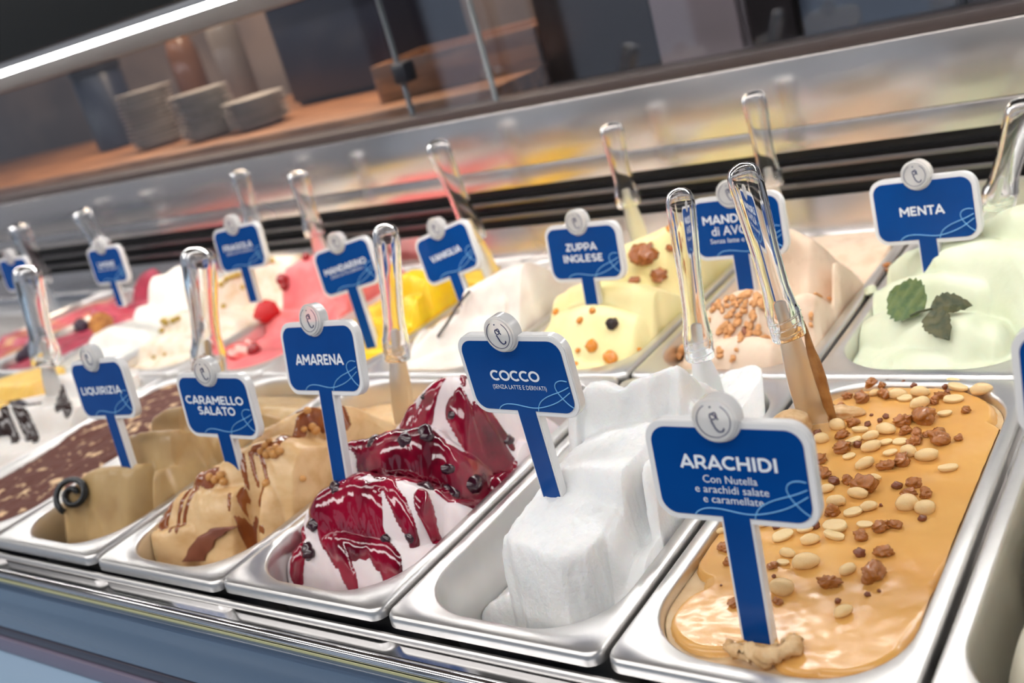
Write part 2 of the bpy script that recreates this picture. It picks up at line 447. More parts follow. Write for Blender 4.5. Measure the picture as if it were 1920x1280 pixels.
                    'folds': [{'m': 1, 'mb': 0.0, 'pts': [(0.02, 0.022, -0.012), (0.085, 0.012, -0.006), (0.15, 0.02, -0.01)], 'r': 0.02},
                              {'m': 1.3, 'mb': 0.4, 'pts': [(0.0252, 0.0695, 0.0), (0.0239, 0.091, 0.01), (0.0487, 0.1041, 0.018), (0.0827, 0.1119, 0.02), (0.127, 0.1003, 0.016), (0.1611, 0.0969, 0.004)], 'r': 0.018, 'rb': 0.015},
                              {'m': 1.8, 'mb': 0.7, 'pts': [(0.0776, 0.1132, 0.03), (0.1017, 0.1207, 0.038), (0.1378, 0.1156, 0.036), (0.1539, 0.1368, 0.018)], 'r': 0.006, 'rb': 0.012},
                              {'m': 1.8, 'mb': 0.7, 'pts': [(0.0834, 0.1236, 0.046), (0.101, 0.1286, 0.052), (0.1373, 0.1345, 0.062), (0.1662, 0.1404, 0.064), (0.1745, 0.1602, 0.04)], 'r': 0.007}],
                    'k': 0.003,
                    'k_col': -2,
                    'noise': [(0.0016, 40.0), (0.0006, 180.0)],
                    'row': 1,
                    'seed': 27,
                    'warp': 0.005},
        'vanilla_choc': {'base': -0.03,
                         'folds': [{'m': 1, 'mb': 0.0, 'pts': [(0.02, 0.06, -0.005), (0.15, 0.07, -0.005)], 'r': 0.02},
                                   {'m': 1.1, 'mb': 0.2, 'pts': [(0.01, 0.13, 0.008), (0.06, 0.115, 0.014), (0.12, 0.12, 0.01), (0.16, 0.15, 0)], 'r': 0.015},
                                   {'m': 1.6, 'mb': 0.3, 'pts': [(0.01, 0.2, 0.03), (0.05, 0.19, 0.036), (0.1, 0.2, 0.028), (0.15, 0.23, 0.02)], 'r': 0.012},
                                   {'m': 1.4, 'mb': 0.3, 'pts': [(0.02, 0.28, 0.03), (0.08, 0.27, 0.036), (0.16, 0.28, 0.02)], 'r': 0.01}],
                         'k': 0.004,
                         'k_col': -5,
                         'noise': [(0.001, 50.0)],
                         'row': 0,
                         'seed': 15,
                         'warp': 0.004}},
 'almonds': [[0.016, 0.1607, 0.0076], [0.016, 0.1738, 0.0077], [0.0694, 0.071, 0.0068], [0.0826, 0.0735, 0.0078], [0.0906, 0.0738, 0.0068], [0.0978, 0.075, 0.0077], [0.0954, 0.0648, 0.0067], [0.1068, 0.0709, 0.0067],
             [0.1133, 0.0654, 0.0076], [0.1161, 0.0662, 0.0067], [0.1046, 0.0578, 0.0067], [0.0776, 0.0577, 0.0087], [0.0842, 0.0544, 0.0077], [0.0907, 0.0577, 0.0067], [0.0982, 0.0521, 0.0095, 'skin'], [0.1038, 0.0528, 0.0076],
             [0.0617, 0.0758, 0.0089, 'skin'], [0.1103, 0.0488, 0.0066], [0.116, 0.0506, 0.0057], [0.016, 0.0804, 0.0134], [0.016, 0.0893, 0.0083], [0.079, 0.033, 0.0067], [0.0935, 0.0282, 0.0056], [0.153, 0.0939, 0.0068],
             [0.1456, 0.1329, 0.005], [0.153, 0.0744, 0.0048], [0.0822, 0.0628, 0.0068], [0.0585, 0.0665, 0.0059], [0.0216, 0.1726, 0.0066], [0.0878, 0.0677, 0.0058], [0.1066, 0.0627, 0.0057], [0.0813, 0.0506, 0.0058],
             [0.0979, 0.042, 0.0057]],
 'berry': [[0.016, 0.186, 0.0275], [0.016, 0.0932, 0.0307], [0.016, 0.0747, 0.0248], [0.016, 0.0689, 0.0191]],
 'bg': {'board': [-0.342, 0.771, 0.205], 'front': [-0.674, 0.782, 0.205], 'front0': [-1.881, 1.089, 0.205], 'p1': [-1.448, 1.022, 0.205], 'p2': [-1.219, 0.96, 0.205], 'p3': [-1.093, 0.97, 0.205]},
 'cam': [1964.1691931560888, 0.6885649535278393, 1.2341079818910885, -0.285091579666419, 0.483345457239565, -0.37705739690422657, 0.36550384545983783],
 'caraball': [[0.1146, 0.1245, 0.0052], [0.124, 0.1208, 0.0061], [0.1286, 0.1239, 0.0056], [0.121, 0.1194, 0.0065], [0.1116, 0.1205, 0.0052], [0.129, 0.1197, 0.0065], [0.1166, 0.1283, 0.0047], [0.1336, 0.1224, 0.0056],
              [0.1227, 0.106, 0.0056], [0.1288, 0.1671, 0.0057], [0.1329, 0.165, 0.0067], [0.132, 0.164, 0.0057], [0.1298, 0.1566, 0.0047], [0.0827, 0.0943, 0.0062], [0.0768, 0.0916, 0.0058], [0.086, 0.0922, 0.0057],
              [0.0674, 0.0937, 0.0058], [0.153, 0.1194, 0.0046]],
 'cherries': [[0.0362, 0.0735, 0.0129], [0.0334, 0.0627, 0.0155], [0.1298, 0.0819, 0.0104], [0.1072, 0.0785, 0.0106], [0.0522, 0.0945, 0.0153], [0.0657, 0.1345, 0.0146], [0.1017, 0.1343, 0.0166], [0.1178, 0.1422, 0.0165],
              [0.1228, 0.1716, 0.0109], [0.1265, 0.1161, 0.0171], [0.136, 0.129, 0.018], [0.1447, 0.1484, 0.0232], [0.148, 0.1975, 0.0111], [0.0938, 0.1786, 0.0112], [0.1338, 0.1364, 0.0123]],
 'chocbar': [[0.0988, 0.0702, 0.0189], [0.0599, 0.053, 0.0293]],
 'clip': [-0.5, 0.73, 0.263],
 'coat_caramel': [{'pts': [(0.0001, 0.1063, 0.0036), (0.0254, 0.0728, 0.0025), (0.0214, 0.0578, 0.0022)]}, {'pts': [(0.0387, 0.0891, 0.0035), (0.0393, 0.0723, 0.0025), (0.0361, 0.0565, 0.0022)]},
                  {'pts': [(0.0507, 0.0916, 0.0039), (0.0466, 0.0757, 0.0022), (0.0432, 0.0584, 0.002)]}, {'pts': [(0.0002, 0.1052, 0.0103), (0.0711, 0.0944, 0.0072)]}, {'pts': [(0.0982, 0.0861, 0.0014), (0.0994, 0.079, 0.0014)]},
                  {'pts': [(0.1041, 0.097, 0.0017), (0.1044, 0.0885, 0.0017)]}, {'pts': [(0.117, 0.1038, 0.0014), (0.1124, 0.0992, 0.0014)]}, {'pts': [(0.0964, 0.1111, 0.0024), (0.1015, 0.1047, 0.0019), (0.1036, 0.1013, 0.0017)]},
                  {'pts': [(0.1027, 0.1155, 0.0024), (0.1087, 0.1087, 0.0019), (0.1115, 0.1052, 0.0016)]}, {'pts': [(0.1094, 0.1207, 0.0021), (0.1187, 0.1132, 0.0019), (0.1241, 0.107, 0.0014)]},
                  {'pts': [(0.1061, 0.1207, 0.0052), (0.1277, 0.1271, 0.0033), (0.1282, 0.1505, 0.0021)]}, {'pts': [(0.1225, 0.1329, 0.0023), (0.1274, 0.1561, 0.0028), (0.1328, 0.1746, 0.0024)]},
                  {'pts': [(0.1224, 0.164, 0.0033), (0.1328, 0.1822, 0.0029)]}, {'pts': [(0.1447, 0.1924, 0.0033), (0.1563, 0.183, 0.0033)]}, {'pts': [(0.1043, 0.0781, 0.0017), (0.1049, 0.0765, 0.0014), (0.1275, 0.0823, 0.0014)]},
                  {'pts': [(0.105, 0.0804, 0.0014), (0.1092, 0.0925, 0.0014)]}],
 'coat_cherry': [{'pts': [(0.0175, 0.0726, 0.0048), (0.0266, 0.0562, 0.0043), (0.0261, 0.0495, 0.0033)]}, {'pts': [(0.0483, 0.074, 0.0072), (0.0691, 0.0643, 0.0059), (0.079, 0.059, 0.005), (0.0807, 0.055, 0.005)]},
                 {'pts': [(0.0943, 0.0772, 0.0082), (0.1107, 0.0689, 0.0073), (0.1181, 0.0621, 0.0109)]}, {'pts': [(0.0386, 0.0879, 0.0142), (0.0619, 0.0849, 0.0202), (0.0895, 0.0827, 0.0173)]},
                 {'pts': [(0.0866, 0.0814, 0.0103), (0.0943, 0.0783, 0.0095)]}, {'pts': [(0.1057, 0.1023, 0.0057), (0.1228, 0.0882, 0.0056), (0.1318, 0.0815, 0.0044)]},
                 {'pts': [(0.1346, 0.1019, 0.0044), (0.1383, 0.0939, 0.0052)]}, {'pts': [(0.1404, 0.0949, 0.0044), (0.1418, 0.0932, 0.004)]}, {'pts': [(0.0829, 0.0926, 0.0041), (0.1051, 0.101, 0.0037)]},
                 {'pts': [(0.0407, 0.1339, 0.0057), (0.0669, 0.1327, 0.0098), (0.1007, 0.1362, 0.0137), (0.1223, 0.1428, 0.0082)]}, {'pts': [(0.0636, 0.1241, 0.0116), (0.098, 0.126, 0.0229), (0.123, 0.1341, 0.0156)]},
                 {'pts': [(0.0699, 0.1198, 0.0128), (0.1019, 0.1211, 0.0116), (0.1228, 0.1277, 0.0095)]}, {'pts': [(0.06, 0.1002, 0.0055), (0.0732, 0.1116, 0.0072)]}, {'pts': [(0.0771, 0.1706, 0.0074), (0.0763, 0.1649, 0.0078)]},
                 {'pts': [(0.1047, 0.1887, 0.0038), (0.0951, 0.1736, 0.0073), (0.0877, 0.1658, 0.0073)]}, {'pts': [(0.1213, 0.1749, 0.0046), (0.1344, 0.1674, 0.0079), (0.1394, 0.1689, 0.0093)]},
                 {'pts': [(0.1269, 0.1803, 0.005), (0.1328, 0.1737, 0.0063)]}, {'pts': [(0.1416, 0.1942, 0.0034), (0.1483, 0.1969, 0.0034)]}, {'pts': [(0.134, 0.1336, 0.0102), (0.1453, 0.1533, 0.0125), (0.1476, 0.18, 0.0128)]},
                 {'pts': [(0.1269, 0.1891, 0.0021), (0.0, 0.3428, 0.0021)]}, {'pts': [(0.1361, 0.122, 0.009), (0.1447, 0.138, 0.0091)]}],
 'coat_choc': [{'pts': [(0.0, 0.2289, 0.0053), (0.0797, 0.1772, 0.0057), (0.1117, 0.1594, 0.0042)]}, {'pts': [(0.0001, 0.2311, 0.0046), (0.0994, 0.1828, 0.0043), (0.1197, 0.1725, 0.0035)]},
               {'pts': [(0.0352, 0.2175, 0.0045), (0.1043, 0.1891, 0.0035), (0.1342, 0.1725, 0.0031)]}, {'pts': [(0.0, 0.2289, 0.0053), (0.0869, 0.2027, 0.0036), (0.0856, 0.2198, 0.0029)]},
               {'pts': [(0.0673, 0.1712, 0.0058), (0.0897, 0.1735, 0.0036)]}, {'pts': [(0.0781, 0.254, 0.0051), (0.1469, 0.2175, 0.0063)]}, {'pts': [(0.0807, 0.2479, 0.0037), (0.1332, 0.2149, 0.0049)]}],
 'fruit': [[0.124, 0.1567, 0.0252], [0.1377, 0.1507, 0.0152], [0.016, 0.2044, 0.0133], [0.1138, 0.1423, 0.0109], [0.034, 0.1065, 0.0078], [0.0999, 0.0762, 0.0073], [0.0878, 0.0692, 0.0084], [0.1242, 0.0668, 0.0124, 'raisin'],
           [0.1064, 0.0507, 0.0135], [0.0906, 0.0487, 0.0063], [0.127, 0.0454, 0.0154], [0.1508, 0.0616, 0.0051], [0.092, 0.0356, 0.0083], [0.1443, 0.1823, 0.0088], [0.1458, 0.1698, 0.0077]],
 'licorice': [[0.0475, 0.0706, 0.0371]],
 'mint_leaf': [[0.0768, 0.0753, 0.0046]],
 'nuts': [['C', 0.0531, 0.3398, 0.0104], ['B', 0.0644, 0.3452, 0.0045], ['B', 0.0765, 0.3436, 0.0057], ['B', 0.0851, 0.3397, 0.0056], ['C', 0.0619, 0.3381, 0.007], ['C', 0.0681, 0.3225, 0.0112], ['W', 0.0599, 0.3253, 0.0088],
          ['H', 0.1112, 0.3479, 0.0098], ['H', 0.1173, 0.3366, 0.0151], ['B', 0.1076, 0.3387, 0.0049], ['B', 0.1109, 0.3293, 0.0054], ['W', 0.1339, 0.3305, 0.0155], ['C', 0.0411, 0.3195, 0.0078], ['C', 0.053, 0.316, 0.0125],
          ['W', 0.0778, 0.3225, 0.0136], ['H', 0.0842, 0.3179, 0.0116], ['W', 0.0929, 0.3266, 0.0135], ['C', 0.1086, 0.3231, 0.009], ['C', 0.1054, 0.3154, 0.009], ['H', 0.1178, 0.3186, 0.0137], ['W', 0.0973, 0.3086, 0.015],
          ['C', 0.0249, 0.305, 0.0101], ['C', 0.0333, 0.2987, 0.0125], ['C', 0.0421, 0.3029, 0.0087], ['H', 0.049, 0.2927, 0.0153], ['B', 0.0668, 0.2932, 0.003], ['B', 0.0783, 0.2897, 0.0054], ['B', 0.0756, 0.2838, 0.0045],
          ['H', 0.1168, 0.297, 0.0105], ['C', 0.1055, 0.2867, 0.0169], ['C', 0.1296, 0.3024, 0.0075], ['W', 0.0479, 0.2745, 0.0127], ['C', 0.0575, 0.2789, 0.0096], ['B', 0.0685, 0.2783, 0.0054], ['H', 0.0661, 0.2691, 0.0118],
          ['C', 0.0562, 0.2597, 0.0106], ['C', 0.0921, 0.2817, 0.0123], ['C', 0.097, 0.2689, 0.0098], ['C', 0.1061, 0.2635, 0.0108], ['C', 0.1129, 0.2671, 0.0068], ['B', 0.1176, 0.2706, 0.0068], ['C', 0.1215, 0.2603, 0.0145],
          ['C', 0.1062, 0.2545, 0.009], ['C', 0.1333, 0.2634, 0.0072], ['B', 0.037, 0.2619, 0.0072], ['W', 0.0435, 0.2526, 0.0113], ['H', 0.0659, 0.253, 0.0128], ['W', 0.0764, 0.2592, 0.0116], ['W', 0.0842, 0.2682, 0.0145],
          ['H', 0.0882, 0.2535, 0.0097], ['H', 0.0974, 0.2544, 0.0108], ['C', 0.0617, 0.242, 0.0127], ['B', 0.0703, 0.2481, 0.0069], ['W', 0.081, 0.2442, 0.0137], ['H', 0.0949, 0.2399, 0.0099], ['W', 0.1066, 0.2409, 0.0117],
          ['W', 0.1192, 0.2369, 0.0153], ['H', 0.0694, 0.2326, 0.0097], ['W', 0.0831, 0.222, 0.0133], ['C', 0.097, 0.2213, 0.0104], ['C', 0.1051, 0.2292, 0.0123], ['H', 0.1353, 0.2247, 0.0128], ['C', 0.052, 0.2253, 0.0101],
          ['C', 0.0601, 0.2074, 0.0123], ['B', 0.07, 0.1985, 0.0079], ['C', 0.0778, 0.201, 0.0093], ['W', 0.0936, 0.2052, 0.0097], ['C', 0.0909, 0.1949, 0.0177], ['B', 0.1101, 0.199, 0.007], ['C', 0.1197, 0.2027, 0.0095],
          ['C', 0.1197, 0.1904, 0.0102], ['C', 0.1295, 0.1915, 0.0098], ['W', 0.0681, 0.1886, 0.01], ['H', 0.0628, 0.189, 0.0044], ['W', 0.0894, 0.1855, 0.0133], ['W', 0.0789, 0.1745, 0.0133], ['C', 0.0799, 0.1638, 0.0113],
          ['W', 0.1002, 0.1716, 0.0112], ['B', 0.1062, 0.1766, 0.0026], ['H', 0.0925, 0.1654, 0.0124], ['W', 0.1218, 0.1777, 0.0145], ['W', 0.1334, 0.1746, 0.0123], ['B', 0.1337, 0.1652, 0.0055], ['H', 0.1031, 0.1532, 0.0096],
          ['C', 0.113, 0.152, 0.0105], ['C', 0.1203, 0.1556, 0.0085], ['C', 0.1042, 0.1409, 0.0088], ['B', 0.05, 0.1428, 0.0055], ['H', 0.0449, 0.1462, 0.0053], ['H', 0.0694, 0.1433, 0.0108], ['B', 0.0745, 0.1475, 0.0064],
          ['H', 0.0871, 0.1471, 0.0168], ['H', 0.0893, 0.1384, 0.0136], ['H', 0.0584, 0.1333, 0.0139], ['W', 0.0766, 0.1309, 0.0121], ['W', 0.0681, 0.1154, 0.0105], ['B', 0.1085, 0.1239, 0.0073], ['C', 0.1221, 0.1259, 0.0114],
          ['H', 0.0679, 0.1075, 0.0084], ['W', 0.082, 0.108, 0.0162], ['W', 0.1073, 0.106, 0.0114], ['C', 0.122, 0.1041, 0.0165], ['C', 0.101, 0.0924, 0.0117], ['B', 0.1233, 0.0883, 0.0037], ['B', 0.1283, 0.0929, 0.0025],
          ['W', 0.1158, 0.0698, 0.0112], ['B', 0.1099, 0.0788, 0.0044], ['W', 0.0768, 0.0825, 0.0141], ['C', 0.0776, 0.0718, 0.0057], ['B', 0.0671, 0.0942, 0.0031], ['W', 0.0169, 0.1333, 0.0065], ['C', 0.0269, 0.1153, 0.0088],
          ['C', 0.0349, 0.1014, 0.0071], ['C', 0.055, 0.0648, 0.008], ['B', 0.0504, 0.1434, 0.0058], ['W', 0.0421, 0.144, 0.0085], ['C', 0.0631, 0.1028, 0.006], ['B', 0.0396, 0.0798, 0.0018]],
 'paneA': [-0.3443, 0.735, 0.2665],
 'paneB': [-0.5071, 0.75, 0.3037],
 'pist': [[0.0666, 0.2102, 0.0106], [0.0713, 0.2174, 0.0098], [0.0739, 0.2251, 0.0115], [0.062, 0.2013, 0.0098], [0.016, 0.1188, 0.0106], [0.022, 0.118, 0.0105], [0.0348, 0.1213, 0.0097], [0.0442, 0.1245, 0.0096],
          [0.016, 0.1112, 0.009], [0.016, 0.1702, 0.0092], [0.0658, 0.1893, 0.009], [0.0779, 0.2235, 0.0082], [0.1024, 0.2727, 0.0099], [0.045, 0.0646, 0.0071], [0.0679, 0.0674, 0.007], [0.0569, 0.1834, 0.0081]],
 'pod': [[0.0904, 0.1152, 0.0006], [0.0537, 0.0821, 0.0006]],
 'signs': {'AMA': [-0.1185, 0.1196, 0.1018, -0.0675, -0.0314, -0.2509, 0.0731],
           'ARA': [0.2479, 0.0452, 0.071, 0.0137, 0.0063, -0.1, 0.0716],
           'CAR': [-0.2481, 0.1069, 0.0651, 0.04, 0.0232, -0.1348, 0.0466],
           'COC': [0.077, 0.1113, 0.0941, -0.0679, -0.0055, -0.0057, 0.064],
           'FRA': [-0.5831, 0.4482, 0.1014, 0.0122, -0.0668, -0.1686, 0.0387],
           'LIM': [-0.9302, 0.4797, 0.0876, -0.0245, -0.0259, -0.1051, 0.0318],
           'LIQ': [-0.4012, 0.1029, 0.0808, -0.0186, -0.057, -0.1451, 0.051],
           'MAN': [0.0837, 0.4548, 0.07, -0.0229, -0.0148, -0.1432, 0.0283],
           'MEN': [0.2334, 0.4988, 0.0564, -0.1308, -0.0445, -0.102, 0.0317],
           'MND': [-0.4015, 0.443, 0.0663, 0.0772, -0.1596, -0.2052, 0.0808],
           'RAS': [-1.2122, 0.49, 0.0854, 0.0, 0.0, -0.1, 0.05],
           'RGT': [0.4192, 0.11, 0.0905, 0.0, 0.0, -0.1, 0.05],
           'VAN': [-0.2803, 0.4853, 0.0593, -0.0777, -0.2518, -0.183, 0.0465],
           'ZUP': [-0.0747, 0.4413, 0.0616, -0.0852, -0.0214, -0.1638, 0.0266]},
 'spat': {'almond': [[0.0344, 0.66, 0.1758], [0.0352, 0.66, 0.0712], [0.0362, 0.66, 0.0164]],
          'caramel': [[-0.151, 0.272, 0.1859], [-0.1939, 0.276, 0.0542], [-0.2139, 0.28, -0.007]],
          'coconut': [[0.1253, 0.29, 0.183], [0.1116, 0.29, 0.0454], [0.1124, 0.293, 0.0097]],
          'custard_fruit': [[-0.1347, 0.65, 0.1689], [-0.1349, 0.65, 0.0704], [-0.1319, 0.65, 0.0272]],
          'lemon': [[-1.2189, 0.65, 0.1675], [-1.1979, 0.65, 0.091], [-1.2009, 0.65, 0.0506]],
          'mandarin': [[-0.6563, 0.65, 0.174], [-0.6614, 0.65, 0.0772], [-0.6625, 0.65, 0.0438]],
          'mint': [[0.2978, 0.62, 0.1362], [0.2567, 0.65, 0.0318], [0.2492, 0.65, 0.0191]],
          'peanut': [[0.1891, 0.262, 0.2025], [0.195, 0.272, 0.0704], [0.1984, 0.277, -0.0002]],
          'raspberry': [[-1.3994, 0.63, 0.1659], [-1.4203, 0.64, 0.0459], [-1.4164, 0.64, 0.0016]],
          'strawberry': [[-0.7755, 0.65, 0.1898], [-0.7874, 0.65, 0.0962], [-0.7952, 0.65, 0.053]],
          'tiramisu': [[-0.4141, 0.27, 0.1832], [-0.4797, 0.275, 0.0448], [-0.5057, 0.28, -0.0051]],
          'vanilla': [[-0.3737, 0.63, 0.1872], [-0.3716, 0.65, 0.0461], [-0.364, 0.65, 0.0044]],
          'vanilla_choc': [[-0.7114, 0.25, 0.19], [-0.7611, 0.25, 0.0646], [-0.7786, 0.25, 0.0157]]},
 'straw': [[0.016, 0.1682, 0.0429], [0.0573, 0.0704, 0.0359, 'half'], [0.0739, 0.0801, 0.0186, 'berry'], [0.016, 0.1165, 0.0226, 'slice'], [0.016, 0.2133, 0.0187, 'berry'], [0.0189, 0.2096, 0.0139, 'berry'],
           [0.0462, 0.2407, 0.0123, 'berry']],
 'waffle': [[0.016, 0.1216, 0.0321]],
 'yellow': [{'pts': [(0.0577, 0.1896, 0.0073), (0.0, 0.2272, 0.0091), (0.0, 0.2617, 0.0077), (0.0172, 0.2665, 0.0092)]}]}


W, PL = PW_, PL_


# ---------------------------------------------------------------- helpers
def tag(o, label=None, cat=None, group=None, kind=None):
    if label: o['label'] = label
    if cat: o['category'] = cat
    if group: o['group'] = group
    if kind: o['kind'] = kind
    return o


def thing(name, label, cat, loc=(0, 0, 0), rot=(0, 0, 0), group=None):
    o = bpy.data.objects.new(name, None)
    o.empty_display_size = 0.01
    o.location = loc
    o.rotation_euler = rot
    COL.objects.link(o)
    return tag(o, label, cat, group)


def link(name, me, m=None, parent=None, smooth=True, angle=None):
    o = bpy.data.objects.new(name, me)
    COL.objects.link(o)
    if parent is not None:
        o.parent = parent
    if m is not None and not me.materials:
        me.materials.append(m)
    if smooth and len(me.polygons):
        me.polygons.foreach_set('use_smooth', [True] * len(me.polygons))
        if angle is not None:
            me.set_sharp_from_angle(angle=R(angle))
    return o


def mesh(name, verts, faces):
    me = bpy.data.meshes.new(name)
    me.from_pydata([tuple(v) for v in verts], [], faces)
    me.update()
    return me


def bm_link(name, bm, m, parent=None, smooth=True, angle=35):
    bmesh.ops.recalc_face_normals(bm, faces=bm.faces)
    me = bpy.data.meshes.new(name)
    bm.to_mesh(me)
    bm.free()
    return link(name, me, m, parent, smooth, angle)


def add_box(bm, x0, x1, y0, y1, z0, z1, bev=0.0, seg=2):
    mt = Matrix.Translation(((x0 + x1) / 2, (y0 + y1) / 2, (z0 + z1) / 2)) @ Matrix.Diagonal((x1 - x0, y1 - y0, z1 - z0, 1))
    g = bmesh.ops.create_cube(bm, size=1.0, matrix=mt)
    if bev > 0:
        es = list({e for v in g['verts'] for e in v.link_edges})
        bmesh.ops.bevel(bm, geom=es, offset=bev, segments=seg, affect='EDGES', profile=0.5)


def box(name, x0, x1, y0, y1, z0, z1, m, parent=None, bev=0.0015, seg=2):
    bm = bmesh.new()
    add_box(bm, x0, x1, y0, y1, z0, z1, bev, seg)
    return bm_link(name, bm, m, parent)


def ring_faces(nr, n, closed=True, caps=(False, False)):
    f = []
    for i in range(nr - 1):
        for j in range(n if closed else n - 1):
            k = (j + 1) % n
            f.append((i * n + j, i * n + k, (i + 1) * n + k, (i + 1) * n + j))
    if caps[0]: f.append(tuple(range(n - 1, -1, -1)))
    if caps[1]: f.append(tuple((nr - 1) * n + j for j in range(n)))
    return f


def tube(name, pts, rad, m, parent=None, n=8):
    """a round line through points; rad a number or one per point"""
    P = [Vector(p) for p in pts]
    rr = [float(q) for q in rad] if isinstance(rad, (list, tuple)) else [rad] * len(P)
    V, up = [], Vector((0.13, 0.27, 0.95))
    for i, p in enumerate(P):
        t = (P[min(i + 1, len(P) - 1)] - P[max(i - 1, 0)]).normalized()
        a = t.cross(up)
        a = a.normalized() if a.length > 1e-4 else t.orthogonal().normalized()
        b = t.cross(a)
        up = -b if False else up
        for j in range(n):
            q = 2 * math.pi * j / n
            V.append(p + rr[i] * (math.cos(q) * a + math.sin(q) * b))
    me = mesh(name, V, ring_faces(len(P), n, True, (True, True)))
    return link(name, me, m, parent)


def spline(pts, n=8):
    P = [np.array(p, float) for p in pts]
    P = [2 * P[0] - P[1]] + P + [2 * P[-1] - P[-2]]
    out = []
    for i in range(1, len(P) - 2):
        for k in range(n):
            t = k / n
            a, b, c, d = P[i - 1], P[i], P[i + 1], P[i + 2]
            out.append(.5 * (2 * b + (c - a) * t + (2 * a - 5 * b + 4 * c - d) * t * t + (3 * b - a - 3 * c + d) * t ** 3))
    out.append(P[-2])
    return out


def rrect(x0, x1, y0, y1, r, n=10):
    out = []
    for cx, cy, a0 in ((x1 - r, y1 - r, 0), (x0 + r, y1 - r, 90), (x0 + r, y0 + r, 180), (x1 - r, y0 + r, 270)):
        for i in range(n + 1):
            a = R(a0 + 90 * i / n)
            out.append((cx + r * math.cos(a), cy + r * math.sin(a)))
    return out


def dup(root, loc, rot=None, label=None, group=None, scale=None):
    """a copy of a thing with copies of its parts and sub-parts"""
    r = root.copy()
    COL.objects.link(r)
    r.location = loc
    if rot is not None: r.rotation_euler = rot
    if scale is not None: r.scale = scale
    if label: r['label'] = label
    if group: r['group'] = group
    for ch in [o for o in COL.objects if o.parent is root]:
        c = ch.copy()
        COL.objects.link(c)
        c.parent = r
        for g in [o for o in COL.objects if o.parent is ch]:
            d = g.copy()
            COL.objects.link(d)
            d.parent = c
    return r


# ---------------------------------------------------------------- materials
def srgb(r, g, b):
    f = lambda c: (c / 255 / 12.92) if c <= 10.3 else ((c / 255 + .055) / 1.055) ** 2.4
    return (f(r), f(g), f(b), 1)


def mat(name, col, rough=.5, metal=0., col2=None, scale=30., detail=4., lo=.4, hi=.6, bump=0., bscale=200., trans=0., coat=0., sss=0., ior=1.5, spec=.5,
        sss_r=(.006, .004, .003), stretch=None, emit=None, rough2=None):
    m = bpy.data.materials.new(name)
    m.use_nodes = True
    nt = m.node_tree
    p = nt.nodes['Principled BSDF']
    I = p.inputs
    I['Base Color'].default_value = col
    I['Roughness'].default_value = rough
    I['Metallic'].default_value = metal
    I['IOR'].default_value = ior
    I['Specular IOR Level'].default_value = spec
    I['Transmission Weight'].default_value = trans
    I['Coat Weight'].default_value = coat
    I['Coat Roughness'].default_value = .04
    if sss:
        I['Subsurface Weight'].default_value = sss
        I['Subsurface Radius'].default_value = sss_r
        I['Subsurface Scale'].default_value = 1.0
    if emit:
        I['Emission Color'].default_value = emit[0]
        I['Emission Strength'].default_value = emit[1]
    tc = nt.nodes.new('ShaderNodeTexCoord')
    mp = nt.nodes.new('ShaderNodeMapping')
    nt.links.new(tc.outputs['Object'], mp.inputs['Vector'])
    if stretch: mp.inputs['Scale'].default_value = stretch
    if col2 is not None or rough2 is not None:
        nz = nt.nodes.new('ShaderNodeTexNoise')
        nz.inputs['Scale'].default_value = scale
        nz.inputs['Detail'].default_value = detail
        nt.links.new(mp.outputs[0], nz.inputs['Vector'])
        rp = nt.nodes.new('ShaderNodeMapRange')
        rp.inputs['From Min'].default_value, rp.inputs['From Max'].default_value = lo, hi
        nt.links.new(nz.outputs['Fac'], rp.inputs['Value'])
        if col2 is not None:
            mx = nt.nodes.new('ShaderNodeMix')
            mx.data_type = 'RGBA'
            mx.inputs['A'].default_value, mx.inputs['B'].default_value = col, col2
            nt.links.new(rp.outputs[0], mx.inputs['Factor'])
            nt.links.new(mx.outputs['Result'], I['Base Color'])
        if rough2 is not None:
            r2 = nt.nodes.new('ShaderNodeMapRange')
            r2.inputs['To Min'].default_value, r2.inputs['To Max'].default_value = rough, rough2
            nt.links.new(rp.outputs[0], r2.inputs['Value'])
            nt.links.new(r2.outputs[0], I['Roughness'])
    if bump:
        nb = nt.nodes.new('ShaderNodeTexNoise')
        nb.inputs['Scale'].default_value = bscale
        nb.inputs['Detail'].default_value = 3
        nt.links.new(mp.outputs[0], nb.inputs['Vector'])
        bp = nt.nodes.new('ShaderNodeBump')
        bp.inputs['Strength'].default_value = bump
        bp.inputs['Distance'].default_value = .001
        nt.links.new(nb.outputs['Fac'], bp.inputs['Height'])
        nt.links.new(bp.outputs[0], I['Normal'])
    return m


STEEL = mat('brushed_steel', srgb(228, 226, 224), .32, 1., col2=srgb(218, 216, 214), scale=30., lo=.2, hi=.8, rough2=.40)
STEEL_BRIGHT = mat('polished_steel', srgb(222, 221, 222), .09, 1.)
STEEL_PANEL = mat('panel_steel', srgb(226, 220, 216), .15, 1., col2=srgb(208, 200, 194), scale=5., lo=.2, hi=.8, bump=.04, bscale=14., rough2=.30)
DARK = mat('dark_plastic', srgb(22, 23, 30), .35)
BLACK = mat('black_recess', srgb(12, 13, 17), .5)
FASCIA = mat('dark_blue_glass_front', srgb(74, 92, 116), .10, 0., coat=.5, spec=.6)
PALE_BLUE = mat('pale_blue_laminate', srgb(168, 196, 222), .35)
ACRYLIC_EDGE = mat('clear_acrylic_board', srgb(250, 249, 248), .12, trans=.15, ior=1.49, sss=.0)
ACRYLIC = mat('clear_acrylic', srgb(250, 251, 252), .015, trans=1., ior=1.45)
DISC = mat('pearly_acrylic_disc', srgb(250, 249, 247), .14, trans=.55, ior=1.3)
BLUE_PRINT = mat('blue_print', srgb(0, 68, 142), .2, col2=srgb(0, 64, 136), scale=20., spec=.22)
WHITE_INK = mat('white_ink', srgb(235, 240, 246), .4)
